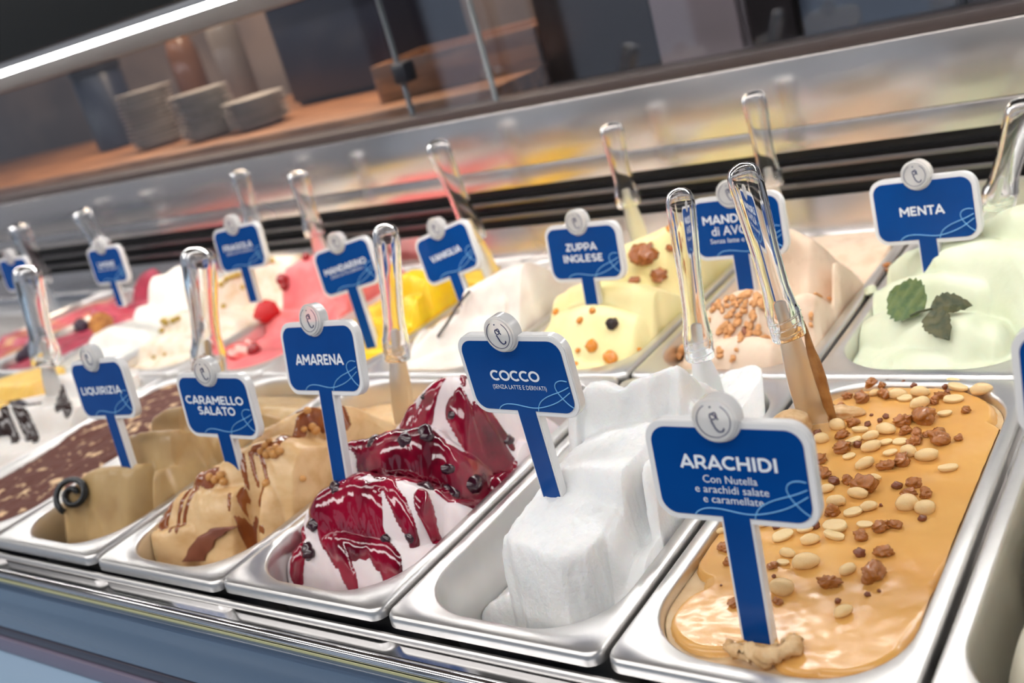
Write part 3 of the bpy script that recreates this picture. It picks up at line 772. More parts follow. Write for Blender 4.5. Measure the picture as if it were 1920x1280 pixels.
PALE_INK = mat('pale_blue_ink', srgb(122, 188, 236), .4)
NAVY_INK = mat('navy_ink', srgb(24, 38, 88), .4)
FONT = bpy.data.curves.new('font_probe', 'FONT').font


# ---------------------------------------------------------------- room round the case (what the panes and the steel mirror)
WALLPAINT = mat('warm_grey_wall', srgb(150, 142, 136), .7, col2=srgb(120, 110, 106), scale=1.)
tag(box('floor', -5, 4, -4.2, 2.4, -1.05, -1.0, mat('grey_floor_tiles', srgb(92, 94, 98), .35, col2=srgb(74, 76, 80), scale=4.), bev=0), kind='structure')
tag(box('ceiling', -5, 4, -4.2, 2.4, 1.9, 1.95, mat('ceiling_paint', srgb(150, 148, 144), .8, col2=srgb(140, 138, 134)), bev=0), kind='structure')
tag(box('wall_back', -5, 4, 1.75, 1.8, -1.0, 1.9, mat('dark_brown_wall', srgb(112, 98, 92), .6, col2=srgb(84, 76, 76), scale=3.), bev=0), kind='structure')
tag(box('wall_front', -5, 4, -4.2, -4.15, -1.0, 1.9, WALLPAINT, bev=0), kind='structure')
WINDOW_GLOW = mat('added_window_glow', srgb(210, 224, 245), .3, emit=((.74, .85, 1.0, 1), .30))  # glow for windows added behind the camera, to be mirrored in the panes
for k, (wx0, wx1) in enumerate(((-4.4, -3.5), (-3.3, -2.4), (-1.7, -1.0), (-.8, -.1), (.7, 1.4), (1.6, 2.3))):
    w = tag(box('added_window_%d' % (k + 1), wx0, wx1, -4.148, -4.14, -.75, 1.4, WINDOW_GLOW, bev=0), kind='structure')
    for z0, z1, x0_, x1_ in ((-.80, -.75, wx0 - .05, wx1 + .05), (1.4, 1.45, wx0 - .05, wx1 + .05), (-.75, 1.4, wx0 - .05, wx0), (-.75, 1.4, wx1, wx1 + .05)):
        box('added_window_frame', x0_, x1_, -4.15, -4.09, z0, z1, mat('frame_paint', srgb(70, 66, 66), .5), w, bev=0)

# ---------------------------------------------------------------- the display case
case = thing('display_case', 'long steel ice cream display case holding two rows of pans', 'display case')
X0, X1 = -3.2, 1.3
box('pan_deck', X0, X1, .0, .704, -.135, -.128, STEEL, case, bev=0)
box('front_rail', X0, X1, -.0040, .0005, -.030, -.0125, STEEL, case, bev=.003, seg=3)
box('front_ledge', X0, X1, -.0165, -.0037, -.030, -.0158, STEEL_BRIGHT, case, bev=0)
bm = bmesh.new()
g = bmesh.ops.create_cone(bm, cap_ends=True, segments=20, radius1=.0042, radius2=.0042, depth=X1 - X0,
                          matrix=Matrix.Translation(((X0 + X1) / 2, -.0205, -.0185)) @ Matrix.Rotation(R(90), 4, 'Y'))
bm_link('front_tube', bm, STEEL_BRIGHT, case)
box('glass_channel', X0, X1, -.0252, -.0246, -.030, -.0208, mat('yellowish_seal', srgb(206, 206, 160), .4), case, bev=0)
box('front_fascia', X0, X1, -.034, -.0248, -.0715, -.0225, FASCIA, case, bev=.001)
box('lower_trim', X0, X1, -.0355, -.024, -.082, -.072, mat('dark_trim', srgb(54, 52, 66), .3), case, bev=.002)
box('lower_trim', X0, X1, -.038, -.024, -.100, -.0825, mat('mauve_trim', srgb(112, 104, 124), .35), case, bev=.002)
box('front_skirt', X0, X1, -.30, -.020, -.60, -.1005, PALE_BLUE, case, bev=.004)
# back wall of the well: bright step, lower sheet, air slots, seam, upper sheet
box('rear_step', X0, X1, .702, .722, -.040, -.002, STEEL_BRIGHT, case, bev=.003)
box('lower_sheet', X0, X1, .720, .730, -.130, .037, STEEL_PANEL, case, bev=.001)
box('slot_recess', X0, X1, .735, .745, .030, .104, BLACK, case, bev=0)
for zz in (.053, .073):
    box('air_fin', X0, X1, .716, .738, zz - .003, zz + .003, mat('dark_steel_fin', srgb(120, 116, 116), .3, 1.), case, bev=.002)
box('seam_strip', X0, X1, .719, .730, .0915, .1178, STEEL_PANEL, case, bev=.0012)
box('upper_sheet', X0, X1, .718, .730, .1188, .192, STEEL_PANEL, case, bev=.0012)
box('door_track', X0, X1, .722, .775, .1925, .204, mat('brown_track', srgb(60, 50, 48), .4), case, bev=.001)
# canopy with its light
box('upper_track', X0, X1, .728, .772, .393, .4515, mat('grey_brown_track', srgb(92, 84, 80), .4), case, bev=.002)
box('canopy', X0, X1, .500, .790, .452, .60, mat('black_canopy', srgb(7, 8, 8), .5), case, bev=.004)
box('canopy_rib', X0, X1, .560, .575, .444, .453, DARK, case, bev=.001)
box('canopy_rib', X0, X1, .470, .510, .424, .600, mat('greenish_black_profile', srgb(10, 12, 10), .5), case, bev=.004)
box('light_profile', X0, X1, .478, .498, .414, .4245, STEEL, case, bev=.001)
box('led_strip', X0, X1, .481, .495, .4085, .4145, mat('led_diffuser', srgb(250, 252, 255), .4, emit=((1.0, .98, .95, 1), 44.)), case, bev=.002)

# sliding panes of the service opening
def pane_material():
    m = bpy.data.materials.new('pane_glass')
    m.use_nodes = True
    nt = m.node_tree
    nt.nodes.remove(nt.nodes['Principled BSDF'])
    t, g = nt.nodes.new('ShaderNodeBsdfTransparent'), nt.nodes.new('ShaderNodeBsdfGlossy')
    t.inputs['Color'].default_value = (.90, .92, .94, 1)
    g.inputs['Roughness'].default_value = .03
    g.inputs['Color'].default_value = (.95, .96, 1, 1)
    # reflectance of a thin pane from the angle of view, the same from both sides
    geo, dot = nt.nodes.new('ShaderNodeNewGeometry'), nt.nodes.new('ShaderNodeVectorMath')
    dot.operation = 'DOT_PRODUCT'
    nt.links.new(geo.outputs['Normal'], dot.inputs[0])
    nt.links.new(geo.outputs['Incoming'], dot.inputs[1])

    def mth(op, a, b=None):
        q = nt.nodes.new('ShaderNodeMath')
        q.operation = op
        for i_, v_ in enumerate((a, b)):
            if v_ is None: continue
            if isinstance(v_, (int, float)): q.inputs[i_].default_value = v_
            else: nt.links.new(v_, q.inputs[i_])
        return q.outputs[0]
    f = mth('ADD', mth('MULTIPLY', mth('POWER', mth('SUBTRACT', 1.0, mth('ABSOLUTE', dot.outputs['Value'])), 5.0), .95), .05)
    mx = nt.nodes.new('ShaderNodeMixShader')
    nt.links.new(f, mx.inputs[0])
    nt.links.new(t.outputs[0], mx.inputs[1])
    nt.links.new(g.outputs[0], mx.inputs[2])
    nt.links.new(mx.outputs[0], nt.nodes['Material Output'].inputs['Surface'])
    return m


PANE = pane_material()
EDGE = mat('pane_edge', srgb(150, 156, 160), .2, trans=.3)
xa, xb = DATA['paneA'][0], DATA['paneB'][0]
for lab, x0, x1, y, xe, clip in (('clear sliding pane behind the mint, almond and custard ice creams, dark clip at its end', xb, 1.0, .757, xb, True),
                                 ('clear sliding pane behind the far end of the case, in front of the stacked saucers', X0, xa, .737, xa, False)):
    t = thing('sliding_pane', lab, 'glass door', ((x0 + x1) / 2, y, .2046))
    h = (x1 - x0) / 2
    box('pane', -h, h, -.003, .003, .0, .186, PANE, t, bev=0)
    e = xe - (x0 + x1) / 2
    box('pane_edge', e - .002, e + .002, -.0034, .0034, .0, .186, EDGE, t, bev=0)
    if clip:
        bm = bmesh.new()
        add_box(bm, e - .004, e + .020, -.014, .012, .045, .073, .004)
        bm_link('clip', bm, DARK, t)

# ---------------------------------------------------------------- behind the case: counter, saucers, jars
wood = mat('oiled_wood', srgb(150, 104, 70), .4, col2=srgb(116, 78, 54), scale=9., stretch=(1, 8, 8))
cnt = thing('back_counter', 'wooden topped work counter behind the case', 'counter', (0, 0, 0))
box('worktop', -3.5, -.436, .86, 1.5, .165, .205, wood, cnt)
box('cabinet_front', -3.5, -.436, .89, 1.5, -.95, .165, mat('dark_cabinet', srgb(52, 46, 46), .5), cnt)


def saucer(label, loc, group):
    o = bpy.data.objects.new('saucer', SAUCER)
    COL.objects.link(o)
    o.location = loc
    o.rotation_euler = (0, 0, rng.uniform(0, 6))
    return tag(o, label, 'plate', group)


prof = [(0, .002), (.03, .002), (.034, 0), (.037, .002), (.052, .008), (.060, .011), (.061, .0125), (.059, .0127), (.05, .0105), (.034, .006), (0, .005)]
n = 40
SV = [(r * math.cos(2 * math.pi * j / n), r * math.sin(2 * math.pi * j / n), z) for r, z in prof for j in range(n)]
SAUCER = mesh('saucer', SV, ring_faces(len(prof), n))
SAUCER.materials.append(mat('glazed_stoneware', srgb(176, 172, 168), .25, col2=srgb(160, 156, 152), scale=8.))
SAUCER.polygons.foreach_set('use_smooth', [True] * len(SAUCER.polygons))
for nm, (px, py), cntn in (('tallest stack of saucers, nearest the dark jar', (-1.45, 1.03), 13), ('middle stack of saucers', (-1.22, .985), 10), ('lowest stack of saucers', (-1.075, .985), 6)):
    for i in range(cntn):
        pos = 'top' if i == cntn - 1 else ('bottom' if i == 0 else '')
        lab = ('grey saucer on %s of the %s' % (pos, nm)) if pos else 'grey saucer inside the %s' % nm
        saucer(lab, (px + rng.uniform(-.002, .002), py + rng.uniform(-.002, .002), .2052 + i * .0088), nm)


def lathe(name, prof, m, parent=None, n=28):
    V = [(r * math.cos(2 * math.pi * j / n), r * math.sin(2 * math.pi * j / n), z) for r, z in prof for j in range(n)]
    return link(name, mesh(name, V, ring_faces(len(prof), n, True, (True, True))), m, parent, True, 40)


t = thing('canister', 'dark navy storage canister on the back counter beside the saucers', 'canister', (-1.80, 1.18, .2055))
lathe('body', [(.055, 0), (.06, .004), (.06, .17), (.055, .178)], mat('navy_enamel', srgb(30, 38, 56), .35), t)
lathe('lid', [(.062, .178), (.062, .196), (.05, .202), (.012, .204), (.012, .216), (.001, .218)], DARK, t)
t = thing('storage_cabinet', 'tall dark navy cabinet standing on the back counter behind the pane clip', 'cabinet', (-1.02, 1.3, .2055))
box('carcass', -.15, .15, -.12, .12, 0, .62, mat('navy_paint', srgb(28, 34, 52), .4), t, bev=.006)
box('door', -.145, .145, -.135, -.121, .01, .61, mat('navy_door', srgb(34, 41, 60), .3), t, bev=.004)
for i, (bx, by, hh, c, lab) in enumerate(((-1.46, 1.30, .30, srgb(128, 122, 118), 'grey bottle standing behind the saucers, beside the navy cabinet'),
                                         (-1.62, 1.30, .27, srgb(104, 74, 58), 'brown bottle standing behind the saucer stacks'))):
    t = thing('bottle', lab, 'bottle', (bx, by, .2055))
    lathe('body', [(.034, 0), (.037, .004), (.037, hh * .62), (.030, hh * .72), (.014, hh * .8), (.013, hh * .95)], mat('bottle_glass', c, .2), t)
    lathe('cap', [(.0145, hh * .93), (.0145, hh), (.012, hh + .003)], DARK, t)
t = thing('wooden_box', 'shallow open wooden box on the back counter behind the vanilla ice cream', 'box', (-.60, 1.06, .2055), (0, 0, R(10)))
bm = bmesh.new()
for a in ((-.15, .15, -.09, -.078, 0, .06), (-.15, .15, .078, .09, 0, .06), (-.15, -.138, -.078, .078, 0, .06), (.138, .15, -.078, .078, 0, .06), (-.138, .138, -.078, .078, 0, .008)):
    add_box(bm, *a, .001)
bm_link('box_body', bm, wood, t)

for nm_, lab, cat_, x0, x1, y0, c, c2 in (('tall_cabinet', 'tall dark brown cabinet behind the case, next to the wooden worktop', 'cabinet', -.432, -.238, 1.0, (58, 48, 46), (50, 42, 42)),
                                     ('reflection_panel', 'pale pinkish panel behind the case, imitating a reflected band, between the dark cabinets', 'reflection_panel', -.234, -.104, .985, (176, 158, 160), (164, 150, 154)),  # solid panel coloured to stand in for a pinkish reflection
                                     ('tall_cabinet', 'narrow blackish cabinet behind the case, between the pale pinkish panel and the blue-grey one', 'cabinet', -.100, -.034, 1.0, (52, 46, 48), (46, 42, 46)),
                                     ('tall_cabinet', 'wide blue-grey cabinet behind the case, seen over the almond and mint ice creams', 'cabinet', -.030, .164, 1.0, (92, 100, 116), (84, 92, 108)),
                                     ('tall_cabinet', 'dark grey cabinet behind the case at the mint end', 'cabinet', .168, .70, 1.01, (62, 62, 70), (56, 56, 64))):
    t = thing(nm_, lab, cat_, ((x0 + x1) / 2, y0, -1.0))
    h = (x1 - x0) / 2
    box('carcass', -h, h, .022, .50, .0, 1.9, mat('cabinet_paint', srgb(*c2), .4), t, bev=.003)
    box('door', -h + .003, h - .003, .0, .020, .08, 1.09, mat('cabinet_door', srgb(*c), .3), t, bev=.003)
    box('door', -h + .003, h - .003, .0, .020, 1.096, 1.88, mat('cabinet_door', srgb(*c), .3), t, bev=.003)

# ---------------------------------------------------------------- pans
def pan_mesh():
    a, b, c, d, r = OP
    rings = []
    o0, o1, q0, q1 = .002, W - .002, 0.0, .3475
    for ins, z in ((-.0002, -.0085), (0, -.0045), (.0003, -.0022), (.0012, -.0007), (.0028, 0.0)):
        rings.append([(x, y, z) for x, y in rrect(o0 + ins, o1 - ins, q0 + ins, q1 - ins, .010 - ins * .5)])
    for ins, z in ((-.0016, -.0001), (-.0004, -.0008), (.0004, -.0026), (.0012, -.010), (.004, -.06), (.0062, -.100), (.010, -.1105), (.018, -.114), (.03, -.1145)):
        rings.append([(x, y, z) for x, y in rrect(a + ins, b - ins, c + ins, d - ins, max(r - ins * .6, .01))])
    n = len(rings[0])
    V = [v for q in rings for v in q]
    me = mesh('pan', V, ring_faces(len(rings), n, True, (False, True)))
    me.materials.append(STEEL)
    me.polygons.foreach_set('use_smooth', [True] * len(me.polygons))
    me.set_sharp_from_angle(angle=R(50))
    return me


PAN = pan_mesh()
SEG = {'hero': (150, 300), 'mid': (110, 210), 'far': (80, 150)}


def ice_mesh(name, S, q):
    nu, nv = SEG[q]
    X, Y, Z = pan_grid(S, nu, nv)
    for amp, fq in S.get('rough', [(.0006, 120.)]):       # torn texture, along the surface normal so that steep faces get it too
        P = np.stack([X, Y, Z], -1)
        N = np.cross(np.gradient(P, axis=1), np.gradient(P, axis=0))
        N /= np.linalg.norm(N, axis=-1, keepdims=True) + 1e-12
        ej = np.minimum(np.arange(nu), np.arange(nu)[::-1]) / (nu * .05)
        ei = np.minimum(np.arange(nv), np.arange(nv)[::-1]) / (nv * .05)
        P = P + N * (np.clip(ej, 0, 1)[None, :] * np.clip(ei, 0, 1)[:, None] * amp * fbm(X * fq + Z * fq * .83 + 3, Y * fq - Z * fq * .71, S.get('seed', 1) + 50, 4, .55))[..., None]
        X, Y, Z = P[..., 0], P[..., 1], P[..., 2]
    V = np.stack([X, Y, Z], -1).reshape(-1, 3)
    idx = np.arange(nu * nv).reshape(nv, nu)
    F = np.stack([idx[:-1, :-1], idx[:-1, 1:], idx[1:, 1:], idx[1:, :-1]], -1).reshape(-1, 4)
    loop = np.concatenate([idx[0, :], idx[1:, -1], idx[-1, -2::-1], idx[-2:0:-1, 0]])
    B = V[loop].copy()
    B[:, 2] = np.minimum(B[:, 2] - .002, -.098)
    B[:, 0] = W / 2 + (B[:, 0] - W / 2) * .86
    B[:, 1] = .176 + (B[:, 1] - .176) * .91
    m = len(loop)
    base = nu * nv
    k = np.arange(m)
    F2 = np.stack([loop, base + k, base + (k + 1) % m, loop[(k + 1) % m]], -1)
    me = bpy.data.meshes.new(name)
    me.from_pydata(np.concatenate([V, B]).tolist(), [], F.tolist() + F2.tolist() + [list(range(base + m - 1, base - 1, -1))])
    me.update()
    return me, (X, Y, Z)


def coat_mesh(name, grid, M, th, gain=6., pow_=.5):
    """a poured layer lying on the ice cream wherever the mask M is above 0"""
    X, Y, Z = grid
    nv, nu = X.shape
    P = np.stack([X, Y, Z], -1)
    du, dv = np.gradient(P, axis=1), np.gradient(P, axis=0)
    N = np.cross(du, dv)
    N /= np.linalg.norm(N, axis=-1, keepdims=True) + 1e-12
    t = th * np.clip(M * gain, 0, 1) ** pow_ - .0005
    P = P + N * t[..., None]
    keep = M > -.12
    idx = -np.ones((nv, nu), int)
    quad = keep[:-1, :-1] & keep[:-1, 1:] & keep[1:, 1:] & keep[1:, :-1]
    use = np.zeros_like(keep)
    for a in (quad,):
        use[:-1, :-1] |= a; use[:-1, 1:] |= a; use[1:, 1:] |= a; use[1:, :-1] |= a
    idx[use] = np.arange(use.sum())
    j, i = np.nonzero(quad)
    F = np.stack([idx[j, i], idx[j, i + 1], idx[j + 1, i + 1], idx[j + 1, i]], -1)
    me = bpy.data.meshes.new(name)
    me.from_pydata(P[use].tolist(), [], F.tolist())
    me.update()
    return me


def cream(name, c, c2=None, scale=40., rough=.42, lo=.4, hi=.65, bump=.15, bscale=260., sss=.35, coat=0., detail=4., stretch=None):
    return mat(name, srgb(*c), rough, col2=srgb(*(c2 or c)), scale=scale, lo=lo, hi=hi, bump=bump, bscale=bscale, sss=sss, coat=coat, detail=detail, stretch=stretch)


ICE = {
    'coconut': (cream('coconut_ice', (244, 244, 243), (238, 240, 241), bump=.7, bscale=300.), 'hero'),
    'peanut': (cream('peanut_ice', (214, 178, 132), (226, 196, 152), scale=60.), 'hero'),
    'cherry': (cream('cherry_ice', (240, 224, 226), (246, 236, 236), scale=30.), 'hero'),
    'caramel': (cream('caramel_ice', (232, 196, 146), (216, 174, 120), scale=24., stretch=(1, 3, 3), rough=.3), 'hero'),
    'liquorice': (cream('liquorice_ice', (192, 162, 114), (176, 144, 98), scale=24., rough=.3), 'mid'),
    'tiramisu': (cream('cocoa_dusted_ice', (94, 52, 42), (222, 188, 148), scale=62., lo=.57, hi=.66, rough=.8, bump=.5), 'mid'),
    'vanilla_choc': (cream('white_ice', (236, 230, 224), (228, 220, 212)), 'mid'),
    'custard': (cream('yellow_ice', (236, 196, 96), (226, 180, 80)), 'far'),
    'cream': (cream('pale_cream_ice', (228, 224, 206), (222, 216, 196)), 'mid'),
    'mint': (cream('mint_ice', (220, 225, 199), (208, 215, 184), scale=18.), 'hero'),
    'almond': (cream('almond_ice', (230, 206, 182), (214, 184, 156), scale=46., lo=.5, hi=.75), 'mid'),
    'custard_fruit': (cream('custard_ice', (244, 231, 174), (240, 223, 156), scale=18.), 'mid'),
    'vanilla': (cream('vanilla_ice', (240, 232, 222), (228, 214, 204), scale=26.), 'mid'),
    'mandarin': (cream('mandarin_ice', (250, 206, 20), (246, 190, 6)), 'far'),
    'strawberry': (cream('strawberry_ice', (236, 128, 128), (224, 108, 112)), 'far'),
    'pistachio': (cream('nut_cream_ice', (236, 222, 204), (222, 196, 160), scale=60., lo=.5, hi=.7), 'far'),
    'lemon': (cream('lemon_ice', (234, 232, 226), (228, 226, 218)), 'far'),
    'raspberry': (cream('raspberry_ice', (172, 46, 74), (146, 32, 58)), 'far'),
    'biscuit': (cream('berry_biscuit_ice', (168, 52, 74), (190, 138, 90), scale=26., lo=.5, hi=.6), 'far'),
}
ICE_LABEL = {
    'coconut': 'snow-white coconut ice cream, icy broken block with a sheer front',
    'peanut': 'smooth tan peanut ice cream under a flat caramel-coloured glaze',
    'cherry': 'pinkish white ice cream mounds streaked with glossy dark red sauce',
    'caramel': 'folded caramel ice cream with brown drizzle in the pan beside the cherry one',
    'liquorice': 'khaki brown folded ice cream topped with a black liquorice wheel',
    'tiramisu': 'flat ice cream dusted with dark brown cocoa powder',
    'vanilla_choc': 'white ice cream with dark chocolate lines and yellow top',
    'custard': 'yellowish ice cream at the far end of the front row',
    'cream': 'pale cream ice cream in the front pan beyond the peanut one',
    'mint': 'pale green mint ice cream in smooth swirls with mint leaves on it',
    'almond': 'beige almond ice cream folds with chopped toasted almonds',
    'custard_fruit': 'pale yellow custard ice cream dotted with orange candied fruit',
    'vanilla': 'off-white vanilla ice cream with a thin dark vanilla pod',
    'mandarin': 'bright yellow mandarin ice cream mounds',
    'strawberry': 'salmon pink strawberry ice cream with strawberries on it',
    'pistachio': 'cream-coloured ice cream with greenish nut crumbs in the back row',
    'lemon': 'pure white ice cream peaks with a round wafer stuck in',
    'raspberry': 'crimson raspberry ice cream with dark berries in the back row',
    'biscuit': 'crimson and orange-brown ice cream at the far end of the back row',
}
PAN_LABEL = {
    'coconut': 'steel pan of the white coconut ice cream, half empty in front', 'peanut': 'steel pan filled to the rim with nut-topped tan ice cream',
    'cherry': 'steel pan of the red-sauced cherry ice cream', 'caramel': 'steel pan of the folded caramel ice cream with brown drizzle',
    'liquorice': 'steel pan under the khaki ice cream with the liquorice wheel', 'tiramisu': 'steel pan of the cocoa-dusted brown ice cream',
    'vanilla_choc': 'steel pan of the white ice cream with chocolate lines', 'custard': 'steel pan at the far end of the front row',
    'cream': 'steel pan of the pale cream ice cream beyond the nut-topped one', 'mint': 'steel pan of the pale green mint ice cream',
    'almond': 'steel pan of the beige almond ice cream', 'custard_fruit': 'steel pan of the pale yellow ice cream with candied fruit',
    'vanilla': 'steel pan of the off-white vanilla ice cream', 'mandarin': 'steel pan of the bright yellow mandarin ice cream',
    'strawberry': 'steel pan of the salmon pink strawberry ice cream', 'pistachio': 'steel pan of the cream-coloured ice cream with nut crumbs',
    'lemon': 'steel pan of the pure white ice cream with the wafer', 'raspberry': 'steel pan of the crimson raspberry ice cream',
    'biscuit': 'steel pan at the far end of the back row',
}
GRID, ORIG = {}, {}
for nm, S in DATA['SP'].items():
    org = Vector((S['k_col'] * W, S['row'] * PL, 0))
    org.z = {'cherry': .0016, 'coconut': .0, 'peanut': .0, 'caramel': -.0012, 'liquorice': .0004}.get(nm, 0)
    ORIG[nm] = org
    p = bpy.data.objects.new('ice_cream_pan', PAN)
    COL.objects.link(p)
    p.location = org
    tag(p, PAN_LABEL[nm], 'pan', 'front row pans' if S['row'] == 0 else 'back row pans')
    me, GRID[nm] = ice_mesh('ice_cream', S, ICE[nm][1])
    o = link('ice_cream', me, ICE[nm][0])
    o.location = org
    tag(o, ICE_LABEL[nm], 'ice cream', 'ice creams of the front row' if S['row'] == 0 else 'ice creams of the back row')
    ORIG[nm + '_ice'] = o


def surf(nm, x, y, lift=0.0):
    z = float(pan_height(np.array([x]), np.array([y]), DATA['SP'][nm])[0])
    return ORIG[nm] + Vector((x, y, z + lift))


def slope(nm, x, y, e=.003):
    h = lambda a, b: float(pan_height(np.array([a]), np.array([b]), DATA['SP'][nm])[0])
    n = Vector((-(h(x + e, y) - h(x - e, y)) / (2 * e), -(h(x, y + e) - h(x, y - e)) / (2 * e), 1)).normalized()
    return n


def rest(nm, x, y, yaw, lift=0., most=40):
    """place on the slope of the ice cream"""
    n = slope(nm, x, y)
    ang = Vector((0, 0, 1)).angle(n)
    if ang > R(most):
        n = Vector((0, 0, 1)).slerp(n, R(most) / ang)
    q = Vector((0, 0, 1)).rotation_difference(n) @ Euler((0, 0, yaw)).to_quaternion()
    return surf(nm, x, y) + n * lift, q.to_euler()


# poured sauces and glazes: parts of their ice cream
CHERRY_SAUCE = mat('cherry_sauce', srgb(150, 14, 48), .07, col2=srgb(92, 4, 28), scale=26., lo=.42, hi=.62, coat=.6, spec=.6, bump=.12, bscale=90.)
CARAMEL_SAUCE = mat('caramel_sauce', srgb(158, 92, 48), .14, col2=srgb(134, 70, 34), scale=40., coat=.4)
CHOC_SAUCE = mat('chocolate_sauce', srgb(48, 32, 30), .15, coat=.3)
GLAZE = mat('caramel_glaze', srgb(224, 172, 98), .22, col2=srgb(216, 158, 84), scale=14., lo=.35, hi=.7, coat=.12, bump=.02, bscale=50., sss=.15)
YELLOW_GEL = mat('yellow_jelly', srgb(240, 196, 84), .25, col2=srgb(228, 176, 60), scale=40.)


def coat(nm, part, M, th, m, **kw):
    o = link(part, coat_mesh(part, GRID[nm], M, th, **kw), m, ORIG[nm + '_ice'])
    return o


def wob(nm, a=.003, f=70.):
    X, Y, Z = GRID[nm]
    return X + a * fbm(X * f, Y * f, 71, 3), Y + a * fbm(X * f + 9, Y * f + 31, 77, 3)


xw, yw = wob('cherry', .0035, 70.)
coat('cherry', 'cherry_sauce', stroke_mask(xw, yw, DATA['coat_cherry']), .0022, CHERRY_SAUCE, gain=3.)
tag(ORIG['cherry_ice'].children[0], 'glossy dark red sauce')
xw, yw = wob('caramel', .002, 80.)
coat('caramel', 'caramel_drizzle', stroke_mask(xw, yw, DATA['coat_caramel']), .0012, CARAMEL_SAUCE, gain=3.)
xw, yw = wob('vanilla_choc', .002, 60.)
coat('vanilla_choc', 'chocolate_lines', stroke_mask(xw, yw, DATA['coat_choc']), .0015, CHOC_SAUCE, gain=3.)
coat('vanilla_choc', 'yellow_topping', stroke_mask(xw, yw, DATA['yellow']), .002, YELLOW_GEL, gain=3.)
xw, yw = wob('peanut', .003, 28.)
G = [dict(pts=[(.088, .092, .062), (.086, .16, .0665), (.0845, .25, .066), (.0845, .286, .060)]),
     dict(pts=[(.050, .054, .030), (.064, .068, .034)]), dict(pts=[(.118, .058, .036), (.126, .09, .034)]), dict(pts=[(.108, .040, .020), (.112, .06, .02)]),
     dict(pts=[(.036, .105, .021), (.034, .18, .0215), (.033, .26, .0215)]), dict(pts=[(.135, .11, .022), (.137, .2, .0215), (.138, .27, .021)]),
     dict(pts=[(.06, .300, .036), (.084, .303, .0385), (.112, .300, .0375)])]
coat('peanut', 'glaze', stroke_mask(xw, yw, G), .0052, GLAZE, gain=9.)
GL = .0046   # height of the glaze over the ice cream under it

# ---------------------------------------------------------------- flavour signs
PWD, PHT = .0836, .0503          # printed face
MG, TH = .0038, .0062            # clear margin, thickness of the board
_probe = bpy.data.curves.new('probe', 'FONT')


def text_geom(s, bold):
    c = bpy.data.curves.new('lettering', 'FONT')
    c.body = s
    c.size = 1.0
    c.offset = bold
    c.resolution_u = 3
    c.extrude = 0.0
    o = bpy.data.objects.new('lettering', c)
    COL.objects.link(o)
    bpy.context.view_layer.update()
    dg = bpy.context.evaluated_depsgraph_get()
    me = bpy.data.meshes.new_from_object(o.evaluated_get(dg))
    bpy.data.objects.remove(o)
    bpy.data.curves.remove(c)
    return me


CAPH = max(v.co.y for v in text_geom('H', 0).vertices)


def _arc(cx, cy, rx, ry, a0, a1, n=14):
    return [(cx + rx * math.cos(R(a)), cy + ry * math.sin(R(a))) for a in np.linspace(a0, a1, n)]


HW = .098      # half the width of a stroke, capitals 1 high
_t, _b = 1 - HW, HW
STROKES = {     # advance width and the centre lines of the strokes of each capital
    'A': (.92, [[(.05, 0), (.46, 1 - HW * .6), (.87, 0)], [(.20, .28), (.72, .28)]]),
    'C': (.86, [_arc(.50, .5, .42, .5 - HW, 48, 312, 22)]),
    'D': (.88, [[(.12, _b), (.12, _t), (.38, _t)] + _arc(.38, .5, .40, .5 - HW, 90, -90) + [(.12, _b)]]),
    'E': (.70, [[(.64, _t), (.12, _t), (.12, _b), (.66, _b)], [(.12, .5), (.58, .5)]]),
    'F': (.66, [[(.64, _t), (.12, _t), (.12, 0)], [(.12, .47), (.58, .47)]]),
    'G': (.92, [_arc(.50, .5, .42, .5 - HW, 48, 320, 22) + [(.83, .48), (.56, .48)]]),
    'H': (.90, [[(.12, 0), (.12, 1)], [(.78, 0), (.78, 1)], [(.12, .5), (.78, .5)]]),
    'I': (.34, [[(.17, 0), (.17, 1)]]),
    'L': (.62, [[(.12, 1), (.12, _b), (.60, _b)]]),
    'M': (1.06, [[(.12, 0), (.12, 1 - HW), (.53, .36), (.94, 1 - HW), (.94, 0)]]),
    'N': (.92, [[(.12, 0), (.12, 1 - HW), (.80, HW), (.80, 1)]]),
    'O': (1.0, [_arc(.50, .5, .42, .5 - HW, 0, 360, 30)]),
    'P': (.78, [[(.12, 0), (.12, _t), (.42, _t)] + _arc(.42, .635, .25, .267, 90, -90) + [(.12, .368)]]),
    'Q': (1.0, [_arc(.50, .5, .42, .5 - HW, 0, 360, 30), [(.56, .22), (.86, -.08)]]),
    'R': (.82, [[(.12, 0), (.12, _t), (.42, _t)] + _arc(.42, .645, .25, .257, 90, -90) + [(.12, .388)], [(.46, .38), (.74, 0)]]),
    'S': (.74, [_arc(.37, .70, .25, .205, 35, 262, 14) + _arc(.37, .30, .26, .205, 82, -145, 14)]),
    'T': (.76, [[(.02, _t), (.74, _t)], [(.38, _t), (.38, 0)]]),
    'U': (.88, [[(.11, 1), (.11, .42)] + _arc(.44, .42, .33, .42 - HW, 180, 360) + [(.77, 1)]]),
    'V': (.88, [[(.05, 1), (.44, HW * .6), (.83, 1)]]),
    'Z': (.76, [[(.06, _t), (.64, _t), (.08, _b), (.68, _b)]]),
}


